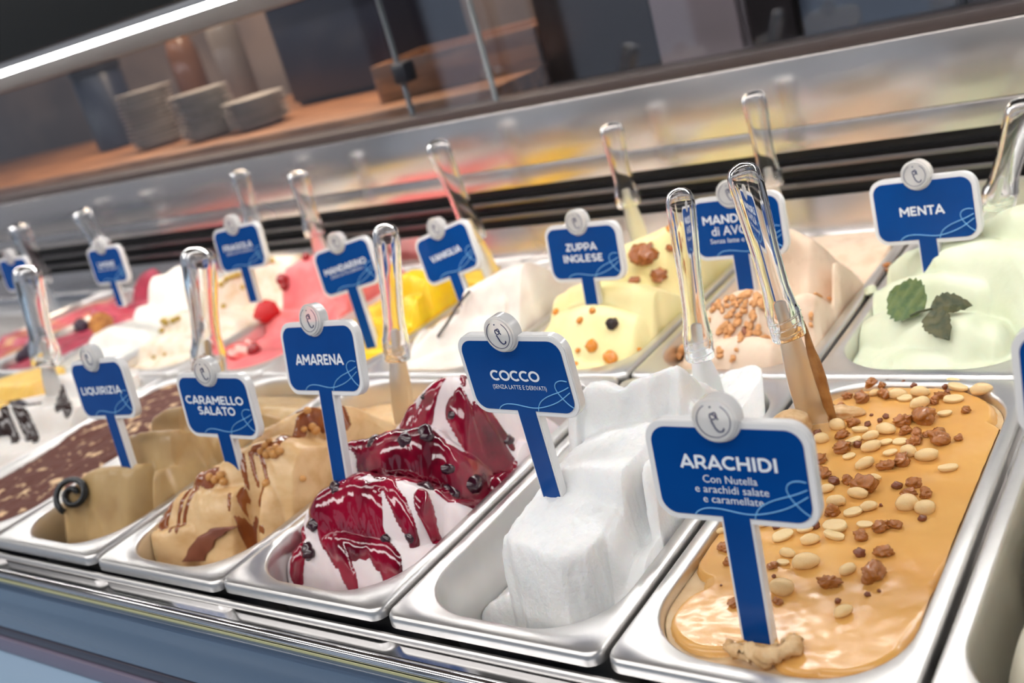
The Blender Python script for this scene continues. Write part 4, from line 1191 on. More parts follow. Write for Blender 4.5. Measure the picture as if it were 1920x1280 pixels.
def cap_geom(s):
    """capitals drawn with an even broad stroke, as flat strips with round joints"""
    V, F, x0 = [], [], 0.0
    for ch in s:
        if ch not in STROKES:
            x0 += .4
            continue
        adv, lines = STROKES[ch]
        for ln in lines:
            for k, (p, q) in enumerate(zip(ln[:-1], ln[1:])):
                d = (q[0] - p[0], q[1] - p[1])
                L = math.hypot(*d) or 1e-6
                nx, ny = -d[1] / L * HW, d[0] / L * HW
                b = len(V)
                V += [(x0 + p[0] + nx, p[1] + ny), (x0 + p[0] - nx, p[1] - ny), (x0 + q[0] - nx, q[1] - ny), (x0 + q[0] + nx, q[1] + ny)]
                F.append((b, b + 1, b + 2, b + 3))
                if k:
                    b = len(V)
                    V += [(x0 + p[0] + HW * math.cos(a), p[1] + HW * math.sin(a)) for a in np.linspace(0, 2 * math.pi, 12, endpoint=False)]
                    F.append(tuple(range(b, b + 12)))
        x0 += adv + .05
    return mesh('lettering', [(x, y, 0) for x, y in V], F)


def lettering(name, s, cu, cv, wfrac, cap, bold, ink, parent):
    """writing in the plane of a sign face: centre, width and capital height as shares of the face"""
    caps = bold > 0 and s.replace(' ', '').isupper()
    me = cap_geom(s) if caps else text_geom(s, .008 if bold else 0.0)
    ch = 1.0 if caps else CAPH
    xs = [v.co.x for v in me.vertices]
    x0, x1 = min(xs), max(xs)
    sx, sy = wfrac * PWD / (x1 - x0), cap * PHT / ch
    for k, v in enumerate(me.vertices):
        v.co = Vector(((v.co.x - (x0 + x1) / 2) * sx + (cu - .5) * PWD, -.00075 - (k % 5) * 4e-6, (v.co.y - ch / 2) * sy + cv * PHT))
    me.name = name
    return link(name, me, ink, parent, smooth=False)


def extrude_outline(name, pts, y0, y1, m, parent, bev=.0006):
    bm = bmesh.new()
    vs = [bm.verts.new((x, y1, z)) for x, z in pts]
    f = bm.faces.new(vs)
    r = bmesh.ops.extrude_face_region(bm, geom=[f])
    nv = [e for e in r['geom'] if isinstance(e, bmesh.types.BMVert)]
    for v in nv:
        v.co.y = y0
    bmesh.ops.recalc_face_normals(bm, faces=bm.faces)
    if bev:
        es = [e for e in bm.edges if abs(e.verts[0].co.y - y0) < 1e-7 and abs(e.verts[1].co.y - y0) < 1e-7]
        bmesh.ops.bevel(bm, geom=es, offset=bev, segments=2, affect='EDGES')
    return bm_link(name, bm, m, parent, True, 40)


def t_outline(mg, post, ln):
    """rounded rectangle with a post below, the same outline with or without a margin"""
    w, h, r = PWD / 2 + mg, PHT, .0092 + mg * .8
    arc = lambda cx, cz, a0, rr: [(cx + rr * math.cos(R(a0 + 90 * i / 8)), cz + rr * math.sin(R(a0 + 90 * i / 8))) for i in range(9)]
    b, t = -mg, h + mg
    out = arc(w - r, t - r, 0, r) + arc(-w + r, t - r, 90, r) + arc(-w + r, b + r, 180, r)
    out += [(-post, b), (-post, -ln), (post, -ln), (post, b)]
    out += arc(w - r, b + r, 270, r)
    return out


def face_outline(post, ln):
    """printed area: the board without its margin and with a round bite for the disc"""
    w, h, r = PWD / 2, PHT, .0092
    arc = lambda cx, cz, a0, rr: [(cx + rr * math.cos(R(a0 + 90 * i / 8)), cz + rr * math.sin(R(a0 + 90 * i / 8))) for i in range(9)]
    dx, dz, dr = DCX, DCZ, DR + .0012
    k = math.acos(min(1, (dz - h) / dr))
    bite = [(dx + dr * math.sin(a), dz - dr * math.cos(a)) for a in np.linspace(k, -k, 14)]
    out = arc(w - r, h - r, 0, r) + bite + arc(-w + r, h - r, 90, r) + arc(-w + r, r, 180, r)
    out += [(-post, 0), (-post, -ln), (post, -ln), (post, 0)] + arc(w - r, r, 270, r)
    return out


DCX, DCZ, DR = -.0018, PHT + .0058, .0124
TXT = {
    'ARA': [('ARACHIDI', .50, .62, .645, .155, .012, 0), ('Con Nutella', .50, .43, .36, .085, .0, 1), ('e arachidi salate', .50, .315, .49, .085, .0, 1), ('e caramellate', .50, .20, .40, .085, .0, 1)],
    'COC': [('COCCO', .485, .51, .50, .155, .012, 0), ('(SENZA LATTE E DERIVATI)', .50, .345, .545, .06, .0, 1)],
    'AMA': [('AMARENA', .487, .49, .69, .165, .012, 0)],
    'CAR': [('CARAMELLO', .49, .61, .87, .15, .014, 0), ('SALATO', .49, .42, .56, .15, .014, 0)],
    'LIQ': [('LIQUIRIZIA', .49, .49, .82, .15, .014, 0)],
    'MEN': [('MENTA', .485, .50, .46, .16, .016, 0)],
    'MAN': [('MANDORLE', .50, .67, .78, .16, .016, 0), ('di AVOLA', .50, .46, .60, .16, .016, 0), ('Senza latte e derivati', .50, .28, .66, .085, .0, 1)],
    'ZUP': [('ZUPPA', .485, .625, .46, .15, .016, 0), ('INGLESE', .485, .40, .575, .15, .016, 0)],
    'VAN': [('VANIGLIA', .485, .50, .62, .15, .016, 0)],
    'MND': [('MANDARINO', .50, .53, .80, .15, .016, 0), ('(SENZA LATTE E DERIVATI)', .50, .38, .62, .06, .0, 1)],
    'FRA': [('FRAGOLA', .485, .56, .68, .15, .016, 0), ('(SENZA LATTE E DERIVATI)', .50, .41, .62, .06, .0, 1)],
    'LIM': [('LIMONE', .485, .55, .53, .15, .016, 0), ('(SENZA LATTE E DERIVATI)', .50, .40, .62, .06, .0, 1)],
    'RAS': [], 'RGT': [],
}
WHAT = {'ARA': 'blue flavour sign standing in the nut-topped tan ice cream, four lines of writing', 'COC': 'blue flavour sign with pearly disc standing in the white coconut ice cream',
        'AMA': 'blue flavour sign standing in the red-sauced cherry ice cream', 'CAR': 'blue flavour sign with two-line writing in the caramel ice cream',
        'LIQ': 'blue flavour sign standing in the khaki liquorice ice cream', 'MEN': 'blue flavour sign standing in the pale green mint ice cream',
        'MAN': 'blue flavour sign half hidden by a clear spatula in the almond ice cream', 'ZUP': 'blue flavour sign standing in the pale yellow custard ice cream',
        'VAN': 'tilted blue flavour sign standing in the off-white vanilla ice cream', 'MND': 'tilted blue flavour sign standing in the bright yellow mandarin ice cream',
        'FRA': 'blue flavour sign standing in the salmon pink strawberry ice cream', 'LIM': 'small blue flavour sign in the pure white ice cream by the wafer',
        'RAS': 'blue flavour sign at the far end of the back row, in crimson ice cream', 'RGT': 'blue flavour sign cut by the picture edge, in the pale cream ice cream'}


def face_curve(name, uv, rad, ink, parent, n=7):
    pts = spline([((u - .5) * PWD, -.0007, v * PHT) for u, v in uv], n)
    return tube(name, pts, rad, ink, parent, 6)


def flavour_sign(key, q):
    x, y, z, yaw, lean, pit, ln = q
    t = thing('flavour_sign', WHAT[key], 'sign', (x, y, z), group='blue flavour signs')
    t.rotation_euler = (Matrix.Rotation(yaw, 3, 'Z') @ Matrix.Rotation(pit, 3, 'X') @ Matrix.Rotation(lean, 3, 'Y')).to_euler()
    ln = ln + .006
    extrude_outline('clear_board', t_outline(MG, .0074 + .0016, ln + .002), .0, TH, ACRYLIC_EDGE, t)
    f = extrude_outline('blue_face', face_outline(.0074, ln), -.0005, .0004, BLUE_PRINT, t, bev=0)
    for s, cu, cv, w, cap, bold, sub in TXT[key]:
        lettering('small_lettering' if sub else 'lettering', s, cu, cv, w, cap, bold, PALE_INK if False else WHITE_INK, f)
    face_curve('swirl_line', [(.225, .004), (.25, .045), (.30, .082), (.36, .092), (.43, .085), (.52, .062), (.59, .052), (.66, .062), (.745, .095), (.83, .145), (.90, .205), (.988, .30)], .00036, PALE_INK, f)
    face_curve('swirl_line', [(.63, .004), (.642, .07), (.68, .15), (.75, .22), (.82, .265), (.875, .295), (.93, .33), (.988, .375)], .00036, PALE_INK, f)
    face_curve('swirl_line', [(.988, .085), (.95, .13), (.91, .20), (.875, .285), (.86, .36), (.872, .42), (.905, .455), (.945, .465), (.988, .455)], .00036, PALE_INK, f)
    # the round emblem piece sticking out in front of the board
    bm = bmesh.new()
    g = bmesh.ops.create_cone(bm, cap_ends=True, segments=44, radius1=DR, radius2=DR, depth=.0105, matrix=Matrix.Translation((DCX, .0013, DCZ)) @ Matrix.Rotation(R(90), 4, 'X'))
    es = [e for e in bm.edges if len(e.link_faces) == 2 and any(len(fc.verts) > 4 for fc in e.link_faces)]
    bmesh.ops.bevel(bm, geom=es, offset=.0012, segments=3, affect='EDGES')
    d = bm_link('emblem_disc', bm, DISC, t, True, 50)
    P = lambda a, b: (DCX + a * DR, -.00415, DCZ + b * DR)
    arc = lambda a0, a1: [P(.74 * math.cos(R(a)), .74 * math.sin(R(a))) for a in np.linspace(a0, a1, 22)]
    for pts, rad in ((arc(118, 268), .00022), (arc(-92, 58), .00022), (spline([P(-.05, .30), P(.10, .36), P(.16, .20), P(.02, .06), P(-.12, .12), P(-.10, .30), P(.08, .22), P(.22, .05)], 6), .00036),
                     (spline([P(-.10, .02), P(-.02, -.18), P(.06, -.36), P(.20, -.48), P(.36, -.44), P(.42, -.32)], 6), .00042)):
        tube('emblem_line', pts, rad, NAVY_INK, d, 6)
    bm = bmesh.new()
    bmesh.ops.create_uvsphere(bm, u_segments=10, v_segments=6, radius=.0005, matrix=Matrix.Translation(P(-.06, .60)))
    bm_link('emblem_dot', bm, NAVY_INK, d)
    return t


for key, q in DATA['signs'].items():
    flavour_sign(key, q)

# ---------------------------------------------------------------- spatulas: clear handle, steel blade
BLADE = mat('spatula_steel', srgb(226, 226, 226), .34, 1., rough2=.42, scale=40.)
SPLAB = {
    'coconut': 'clear handled steel spatula stuck in the white coconut ice cream', 'peanut': 'clear handled steel spatula stuck in the nut-topped tan ice cream, tan smears on its blade',
    'caramel': 'clear handled steel spatula stuck in the back of the caramel ice cream', 'tiramisu': 'thick clear spatula handle rising behind the caramel sign',
    'vanilla_choc': 'clear handled spatula stuck in the white ice cream with chocolate lines', 'mint': 'clear handled spatula leaning out of the pale green mint ice cream',
    'almond': 'clear handled spatula standing behind the almond ice cream sign', 'custard_fruit': 'clear handled spatula standing in the back of the pale yellow custard ice cream',
    'vanilla': 'clear handled spatula leaning over behind the tilted vanilla sign', 'mandarin': 'clear handled spatula in the back of the bright yellow mandarin ice cream',
    'strawberry': 'clear handled spatula rising behind the strawberry sign', 'lemon': 'clear handled spatula rising behind the sign of the pure white ice cream',
    'raspberry': 'clear handled spatula in the crimson ice cream at the far end',
}


def loft(name, secs, m, parent, caps=(True, True), angle=None):
    n = len(secs[0])
    return link(name, mesh(name, [v for s in secs for v in s], ring_faces(len(secs), n, True, caps)), m, parent, True, angle)


def spatula(nm, top, neck, tip):
    top, neck, tip = Vector(top), Vector(neck), Vector(tip)
    ax = (top - neck).normalized()
    face = Vector((.62, -.78, 0))
    side = ax.cross(face).normalized()
    dep = side.cross(ax).normalized()
    t = thing('ice_cream_spatula', SPLAB[nm], 'spatula', tip, group='clear handled spatulas')
    sec = lambda c, a, b, n=28, e=2.5: [c + side * (a * math.copysign(abs(math.cos(q)) ** (2 / e), math.cos(q))) + dep * (b * math.copysign(abs(math.sin(q)) ** (2 / e), math.sin(q))) for q in np.linspace(0, 2 * math.pi, n, endpoint=False)]
    L = (top - neck).length
    P = lambda s: neck - tip + ax * (s * L)
    wk = {'tiramisu': 1.85, 'vanilla_choc': 1.75, 'caramel': 1.25, 'peanut': 1.2, 'mint': 1.6, 'almond': 1.35, 'custard_fruit': 1.4, 'vanilla': 1.55, 'mandarin': 1.5, 'strawberry': 1.45, 'lemon': 1.8, 'raspberry': 1.9}.get(nm, 1.12)
    bul = [(0, .0095, .0066), (.01, .0104, .0074), (.16, .0102, .0074), (.18, .0094, .0068), (.30, .0080, .0056), (.50, .0080, .0056), (.72, .0092, .0062), (.88, .0098, .0066), (.945, .0092, .0062), (.975, .0074, .005), (.992, .0046, .0032), (1.0, .0012, .001)]
    loft('handle', [sec(P(s), a * wk, b * wk) for s, a, b in bul], ACRYLIC, t)
    for k in range(3):
        s = .035 + .045 * k
        ring = []
        for q in np.linspace(-1.25, 1.25, 10):
            ring.append(P(s + .012 * q) + side * (.0104 * wk * math.sin(q)) - dep * (-.0074 * wk * math.cos(q)) * 1.02)
        tube('grip_groove', ring, .0007, ACRYLIC, t, 6)
    # blade: a bent strip from inside the handle down into the ice cream
    low = tip - tip
    a0 = P(.20)
    S = []
    dn = (P(0) - low).normalized()
    for i, s in enumerate(np.linspace(0, 1, 14)):
        c = a0.lerp(P(0), min(s * 2.2, 1)) if s < .4545 else P(0).lerp(low - dn * .012, (s - .4545) / .5455)
        w = .0052 if s < .30 else .0052 + .0052 * min((s - .30) / .35, 1)
        w *= 1 if s < .93 else .9
        q = []
        for u in np.linspace(-1, 1, 9): q.append(c + side * (w * u) + dep * (-.0030 * (1 - u * u) + .0016))
        for u in np.linspace(1, -1, 9): q.append(c + side * (w * u) + dep * (-.0030 * (1 - u * u) + .0004))
        S.append(q)
    loft('blade', S, BLADE, t, angle=40)
    return t, side, dep


SP_T = {}
for nm, (a, b, c) in DATA['spat'].items():
    SP_T[nm] = spatula(nm, a, b, c)


# ---------------------------------------------------------------- lumps: displaced balls for berries, crumbs and nuts
def lump(name, rx, ry, rz, seed, rough, freq, m, sub=3, groove=0., flat=None):
    bm = bmesh.new()
    bmesh.ops.create_icosphere(bm, subdivisions=sub, radius=1.0)
    for v in bm.verts:
        p = v.co.copy()
        d = 1 + rough * (float(fbm(np.array([p.x * freq + seed]), np.array([p.y * freq + p.z * 1.7 * freq]), seed, 3)[0]) + float(fbm(np.array([p.z * freq - seed]), np.array([p.x * freq * 1.3]), seed + 4, 2)[0]))
        if groove:
            d -= groove * math.exp(-(p.y / .16) ** 2) * max(p.z, 0)
        p = p * d
        if flat is not None and p.z > flat:
            e = p.z - flat
            p.z = flat + e * .12 - groove * math.exp(-(p.y / .2) ** 2 - (p.x / .8) ** 2)
        v.co = Vector((p.x * rx, p.y * ry, p.z * rz))
    me = bpy.data.meshes.new(name)
    bmesh.ops.recalc_face_normals(bm, faces=bm.faces)
    bm.to_mesh(me)
    bm.free()
    if m: me.materials.append(m)
    me.polygons.foreach_set('use_smooth', [True] * len(me.polygons))
    return me


def put(name, me, loc, rot, label, cat, group=None, scale=None):
    o = bpy.data.objects.new(name, me)
    COL.objects.link(o)
    o.location, o.rotation_euler = loc, rot
    if scale is not None: o.scale = (scale,) * 3 if not isinstance(scale, (tuple, list)) else scale
    return tag(o, label, cat, group)


NUT = mat('roasted_peanut', srgb(240, 212, 162), .4, col2=srgb(224, 186, 126), scale=90., sss=.15, bump=.12, bscale=500.)
NUT_IN = mat('split_peanut', srgb(240, 216, 168), .45, col2=srgb(226, 190, 132), scale=120., sss=.15, bump=.1, bscale=500.)
CANDY = mat('caramelised_nut', srgb(118, 60, 28), .14, col2=srgb(206, 130, 48), scale=130., lo=.40, hi=.62, coat=.4, bump=.25, bscale=420.)
CANDY_D = mat('dark_caramel_bit', srgb(106, 54, 34), .18, col2=srgb(140, 78, 44), scale=160., coat=.3, bump=.2, bscale=420.)
# unit nuts, 1 long
WHOLE = [lump('peanut', .5, .31, .29, s, .12, 1.1, NUT) for s in (3, 8, 15, 22)]
ROUND = [lump('peanut', .5, .40, .36, s, .10, 1.0, NUT) for s in (4, 19)]
HALF = [lump('peanut_half', .5, .31, .26, s, .12, 1.1, NUT_IN, groove=.10, flat=.22) for s in (5, 12, 26)]
CLUMP = [lump('caramelised_peanut', .5, r, h, s, .42, 1.9, CANDY, sub=4) for s, r, h in ((2, .36, .34), (9, .30, .30), (17, .40, .36), (29, .33, .36), (41, .38, .3))]
BIT = [lump('caramel_bit', .5, r, .40, s, .34, 1.6, CANDY_D) for s, r in ((6, .44), (13, .40), (21, .46))]
KIND = {'W': ('peanut', 'pale whole peanut', 'peanut'), 'H': ('peanut_half', 'pale split peanut half', 'peanut'), 'C': ('caramelised_peanut', 'shiny brown caramelised peanut', 'candied nut'),
        'B': ('caramel_bit', 'small dark caramel bit', 'candied nut')}
ORD = ['first', 'second', 'third', 'fourth', 'fifth', 'sixth', 'seventh', 'eighth', 'ninth', 'tenth', 'eleventh', 'twelfth', 'thirteenth']
BANDS = ['band at the front', 'band before the sign post', 'band at the sign post', 'band beside the sign plate foot', 'band beside the sign plate', 'band level with the plate top', 'band before the spatula', 'band by the spatula tip', 'band along the back rim']
nuts = sorted(DATA['nuts'], key=lambda q: q[2])
ny0, ny1 = nuts[0][2], nuts[-1][2] + 1e-6
seen = {}
rows = {}
for kd, x, y, s in nuts:
    rows.setdefault((kd, int((y - ny0) / (ny1 - ny0) * len(BANDS))), []).append((x, y, s))
for (kd, b), L in rows.items():
    L.sort()
    base, desc, cat = KIND[kd]
    for i, (x, y, s) in enumerate(L):
        if kd == 'W': me = rng.choice(ROUND if rng.random() < .3 else WHOLE)
        elif kd == 'H': me = rng.choice(HALF)
        elif kd == 'C': me = rng.choice(CLUMP)
        else: me = rng.choice(BIT)
        size = s * (1.0 if kd != 'B' else .95)
        zr = {'W': .28, 'H': .22, 'C': .28, 'B': .32}[kd] * size
        lab = '%s, %s from the coconut pan side, %s' % (desc, ORD[i], BANDS[b])
        yaw = rng.uniform(-.3, 1.0) if kd in 'WH' else rng.uniform(0, 6)
        o = put(base, me, surf('peanut', x, y, GL + zr * .8), (rng.uniform(-.25, .25), rng.uniform(-.15, .15), yaw), lab, cat, 'nuts on the tan ice cream', size)

# torn lumps of ice cream where the sign and the spatula went in
TORN = mat('torn_peanut_ice', srgb(226, 192, 146), .5, col2=srgb(206, 164, 112), scale=120., bump=.5, bscale=260., sss=.2)
def curl(name, path, radii, m, label, seed):
    o = tube(name, spline(path, 12), list(np.interp(np.linspace(0, 1, (len(path) - 1) * 12 + 1), np.linspace(0, 1, len(radii)), radii)), m, None, 20)
    me = o.data
    co = np.array([v.co[:] for v in me.vertices])
    c0 = co.mean(0)
    dis = .0042 * fbm(co[:, 0] * 150 + co[:, 2] * 130, co[:, 1] * 150 - co[:, 2] * 90, seed, 4, .6)
    for v, d_ in zip(me.vertices, dis):
        v.co += v.normal * float(d_)
    return tag(o, label, 'ice cream lump')


def onp(x, y, h): return surf('peanut', x, y, GL + h)


curl('ice_cream_lump', [onp(.064, .030, .001), onp(.072, .0255, .0025), onp(.083, .024, .003), onp(.094, .027, .0035), onp(.1005, .034, .004), onp(.099, .041, .003)],
     [.0024, .0044, .0048, .0052, .0050, .0030], TORN, 'torn smear of tan ice cream curled round the foot of the peanut sign', 3)
for (x, y, sx, sy, sz, sd, lab) in ((.018, .262, .030, .022, .026, 5, 'torn pale lump of ice cream beside the blade of the peanut spatula'),
                                   (.046, .292, .030, .012, .012, 8, 'smooth pinkish lump of ice cream behind the blade of the peanut spatula')):
    put('ice_cream_lump', lump('ice_cream_lump', sx / 2, sy / 2, sz / 2, sd, .3, 1.3, TORN, sub=4), surf('peanut', x, y, GL + sz * .2), (0, 0, rng.uniform(-.2, .3)), lab, 'ice cream lump')
o = put('ice_cream_smear', lump('ice_cream_smear', .0042, .0028, .040, 4, .3, 2.2, mat('brown_smear', srgb(172, 122, 68), .35, col2=srgb(150, 98, 48), scale=90.)), Vector((.2085, .2800, .034)), (R(3), R(-5), 0),
        'brown smear of ice cream clinging along the peanut spatula blade', 'ice cream smear')

# cherries in the sauce
CH = mat('dark_cherry', srgb(34, 6, 22), .07, coat=.7, spec=.6, bump=.1, bscale=160., col2=srgb(60, 8, 30), scale=60.)
CHM = [lump('cherry', .5, .42, .36, s, .30, 1.3, CH) for s in (3, 7, 12)]
CHW = ['at the bottom of the front mound, upper of two', 'at the bottom of the front mound, lower of two', 'in the notch of the front mound, beside the second', 'in the notch of the front mound, first by the empty corner',
       'behind the front mound beside the sign post', 'on top of the dark glazed mound, beside the sign post', 'on top of the dark glazed mound, in its middle', 'on top of the dark glazed mound, beside the tall peak', 'on the slope of the tall peak, low on its face',
       'below the dark glazed mound in the sauce pool, first', 'below the dark glazed mound in the sauce pool, second', 'largest, in the sauce pool beside the coconut pan', 'on the far slope of the tall peak by the coconut sign post', 'at the shoulder of the tall peak', 'between the glazed mound and the tall peak']
for i, (x, y, s) in enumerate(DATA['cherries']):
    s = min(s, .019)
    loc, e = rest('cherry', x, y, rng.uniform(0, 6), -s * .14)
    put('sour_cherry', CHM[i % 3], loc, e, 'glossy black cherry ' + CHW[i], 'cherry', 'cherries on the red-sauced ice cream', s)

# liquorice wheel
x, y, s = DATA['licorice'][0]
LQ = mat('liquorice', srgb(20, 24, 30), .28, col2=srgb(34, 40, 46), scale=200., coat=.2)
loc, e = rest('liquorice', x, y, 0)
t = thing('liquorice_wheel', 'coiled black liquorice wheel on the front of the khaki ice cream', 'sweet', ORIG['liquorice'] + Vector((x + .001, y - .004, .012)), (R(56), 0, R(38)))
turns = [(r * math.cos(a), r * math.sin(a), 0) for a, r in ((k * .24, .0036 + .00034 * k) for k in range(44))]
tube('strip', turns, .0030, LQ, t, 8)
turns = [(r * math.cos(a), r * math.sin(a), .003) for a, r in ((k * .24 + .4, .0044 + .00030 * k) for k in range(42))]
tube('strip', turns, .0020, LQ, t, 8)

# milk chocolate strip down the front of the caramel block
(xa_, ya_, _), (xb_, yb_, _) = DATA['chocbar']
CB = mat('milk_chocolate', srgb(136, 80, 60), .3, col2=srgb(122, 68, 50), scale=50., bump=.2, bscale=120.)
pts = []
for tt in np.linspace(0, 1, 16):
    px, py = xa_ + (xb_ - xa_) * tt, ya_ + (yb_ - ya_) * tt
    c = surf('caramel', px, py)
    pts.append(c)
bm = bmesh.new()
rowv = []
for i, c in enumerate(pts):
    n_ = slope('caramel', c.x - ORIG['caramel'].x, c.y)
    wv = .0115 + .0012 * math.sin(i * 1.3)
    rowv.append([bm.verts.new(c + Vector((u * wv, .25 * u * wv, 0)) + n_ * h) for u, h in ((-1, -.002), (-1, .002), (-.4, .0034), (.3, .0028), (1, .0026), (1, -.002))])
for a, b in zip(rowv[:-1], rowv[1:]):
    for j in range(5): bm.faces.new((a[j], a[j + 1], b[j + 1], b[j]))
bm.faces.new(rowv[0]); bm.faces.new(rowv[-1])
tag(bm_link('chocolate_strip', bm, CB, None, True, 60), 'brown milk chocolate strip lying over the front of the caramel ice cream', 'chocolate')

# crunchy pearls on the caramel
PEARL = mat('crunchy_pearl', srgb(220, 164, 92), .3, col2=srgb(188, 124, 62), scale=200., coat=.2)
PM = lump('crunchy_pearl', .5, .5, .48, 3, .08, 1.5, PEARL)
PLAB = ['on the middle fold of the caramel ice cream', 'by the spatula side of the caramel ice cream', 'beside the foot of the caramel sign']
for i, (x, y, s) in enumerate(DATA['caraball']):
    g = 0 if i < 9 else (1 if 9 < i < 13 else 2)
    loc, e = rest('caramel', x, y, 0, s * .3)
    put('crunchy_pearl', PM, loc, e, 'small golden crunchy pearl ' + PLAB[g], 'sweet', 'golden pearls ' + PLAB[g], s * 1.25)

# mint sprig
MINT = mat('mint_leaf', srgb(66, 92, 44), .45, col2=srgb(92, 108, 52), scale=120., bump=.4, bscale=300.)
MINT_D = mat('dark_mint_leaf', srgb(58, 66, 40), .5, col2=srgb(86, 84, 52), scale=120., bump=.4, bscale=300.)


def leaf(name, L, wd, m, parent, at, yaw, pitch, roll, curl, fold):
    bm = bmesh.new()
    n_, k = 22, 5
    g = []
    for i in range(n_ + 1):
        s = i / n_
        w = wd * (math.sin(math.pi * s ** .8) ** .8 + .02) * (1 + .07 * ((i % 3) - 1))
        row = []
        for j in range(-k, k + 1):
            u = j / k
            zz = -curl * s * s * L + fold * abs(u) * w + .0007 * math.sin(s * 26 + abs(u) * 3)
            row.append((s * L + .12 * abs(u) * w, u * w, zz))
        g.append(row)
    top = [[bm.verts.new(p) for p in r_] for r_ in g]
    bot = [[bm.verts.new((p[0], p[1], p[2] - .0005)) for p in r_] for r_ in g]
    for i in range(n_):
        for j in range(2 * k):
            bm.faces.new((top[i][j], top[i + 1][j], top[i + 1][j + 1], top[i][j + 1]))
            bm.faces.new((bot[i][j], bot[i][j + 1], bot[i + 1][j + 1], bot[i + 1][j]))
    for i in range(n_):
        for j in (0, 2 * k):
            bm.faces.new((top[i][j], bot[i][j], bot[i + 1][j], top[i + 1][j]))
    for i in (0, n_):
        for j in range(2 * k):
            bm.faces.new((top[i][j], top[i][j + 1], bot[i][j + 1], bot[i][j]))
    o = bm_link(name, bm, m, parent, True, 60)
    o.location, o.rotation_euler = at, (roll, pitch, yaw)
    return o


x, y, s = DATA['mint_leaf'][0]
t = thing('mint_sprig', 'mint sprig with three green leaves on the pale green ice cream', 'leaf', surf('mint', x, y, .005))
leaf('leaf', .040, .0185, MINT, t, (-.002, .001, .002), R(150), R(-14), R(-46), .1, .10)
leaf('leaf', .030, .0105, MINT_D, t, (.002, .002, .001), R(14), R(-12), R(28), .35, .35)
leaf('leaf', .036, .0105, MINT_D, t, (.003, -.002, .001), R(-60), R(12), R(26), .15, .3)
tube('stem', [(-.012, -.006, -.001), (-.006, -.003, .0015), (.004, .001, .002)], .0010, MINT_D, t, 6)
# crumbs and smear on the rim between almond and mint
for (u, v, lab, sz) in ((-.0005, .175, 'pale green smear of ice cream on the dark gap between almond and mint pans', .011),):
    put('ice_cream_smear', lump('ice_cream_smear', .5, .8, .4, 3, .25, 1.3, ICE['mint'][0]), Vector((W + u, PL + v, .001)), (0, 0, 0), lab, 'ice cream smear', None, sz)
for i, (u, v, sz) in enumerate(((.0, .235, .009), (.003, .222, .006))):
    put('almond_crumb', lump('almond_crumb', .5, .35, .3, 5 + i, .4, 1.8, CANDY), Vector((W + u, PL + v, .0025)), (0, 0, i), ('larger', 'smaller')[i] + ' orange almond crumb on the rim between almond and mint pans', 'crumb', None, sz)

# candied fruit on the custard
ORANGE = mat('candied_orange', srgb(204, 118, 30), .2, col2=srgb(224, 148, 48), scale=70., coat=.3, sss=.2)
BROWNF = mat('candied_brown', srgb(138, 74, 34), .22, col2=srgb(176, 102, 44), scale=90., coat=.3)
RAISIN = mat('raisin', srgb(42, 28, 30), .35, bump=.5, bscale=220.)
FM = [lump('candied_fruit', .5, .42, .30, s, .30, 1.2, ORANGE) for s in (3, 11, 18)]
FB = [lump('candied_fruit', .5, .44, .26, s, .5, 2.2, BROWNF, sub=4) for s in (3, 11)]
FW = ['dark amber cluster of candied fruit on the tall fold, largest', 'dark amber candied fruit on the tall fold, below the largest', 'brown candied fruit by the custard sign post, on the side of the vanilla', 'thin brown candied fruit on the crest behind the sign post',
      'orange candied fruit at the side of the vanilla pan', 'orange candied fruit just below the custard sign post', 'flat orange candied fruit between the two above the raisin', 'black raisin on the front swell of the custard ice cream', 'large orange candied fruit cube at the front of the custard ice cream',
      'small orange candied fruit beside the large cube', 'largest orange candied fruit near the front rim of the custard pan', 'small orange candied fruit by the almond pan side', 'amber candied fruit behind the coconut sign edge', 'orange candied fruit at the foot of the custard spatula', 'small dark amber candied fruit on the tall fold by the almond sign']
for i, q in enumerate(DATA['fruit']):
    x, y, s = q[:3]
    loc, e = rest('custard_fruit', x, y, rng.uniform(0, 6), s * .08)
    me = lump('raisin', .5, .42, .34, 9, .4, 1.9, RAISIN, sub=4) if len(q) > 3 else (FB[i % 2] if i in (0, 1, 2, 3, 14) else FM[i % 3])
    put('raisin' if len(q) > 3 else 'candied_fruit', me, loc, e, FW[i], 'fruit', 'candied fruit on the custard ice cream', s)

# toasted almonds
ALM = mat('toasted_almond', srgb(190, 122, 68), .4, col2=srgb(228, 172, 112), scale=120., bump=.2, bscale=300.)
ALS = mat('almond_skin', srgb(120, 66, 44), .45, col2=srgb(150, 84, 52), scale=160.)
AM = [lump('almond_piece', .5, .30, .18, s, .35, 1.6, ALM) for s in (2, 9, 14)]
AS = lump('almond_piece', .5, .22, .2, 4, .3, 1.6, ALS)
ALL_ALM = list(DATA['almonds']) + [[q[0] + rng.uniform(-.006, .006), q[1] + rng.uniform(-.005, .005), q[2] * rng.uniform(.7, 1.1)] for q in DATA['almonds'] for _ in range(2)]
for i, q in enumerate(ALL_ALM):
    x, y, s = q[:3]
    x = min(max(x, .018), .15)
    skin = len(q) > 3
    loc, e = rest('almond', x, y, rng.uniform(0, 6), s * .12)
    zone = 'behind, round the foot of the almond sign' if y > .115 else ('in the middle hollow of the almond ice cream' if y > .07 else 'at the front rim of the almond ice cream')
    if skin: lab = 'dark skinned sliver of almond, ' + ('closest to the custard pan' if x < .06 else 'between the clear spatulas')
    else: lab = 'chopped toasted almond, one of those ' + zone
    put('almond_piece', AS if skin else AM[i % 3], loc, e, lab, 'nut', 'chopped almonds ' + zone if not skin else 'dark almond slivers', s * 1.3)

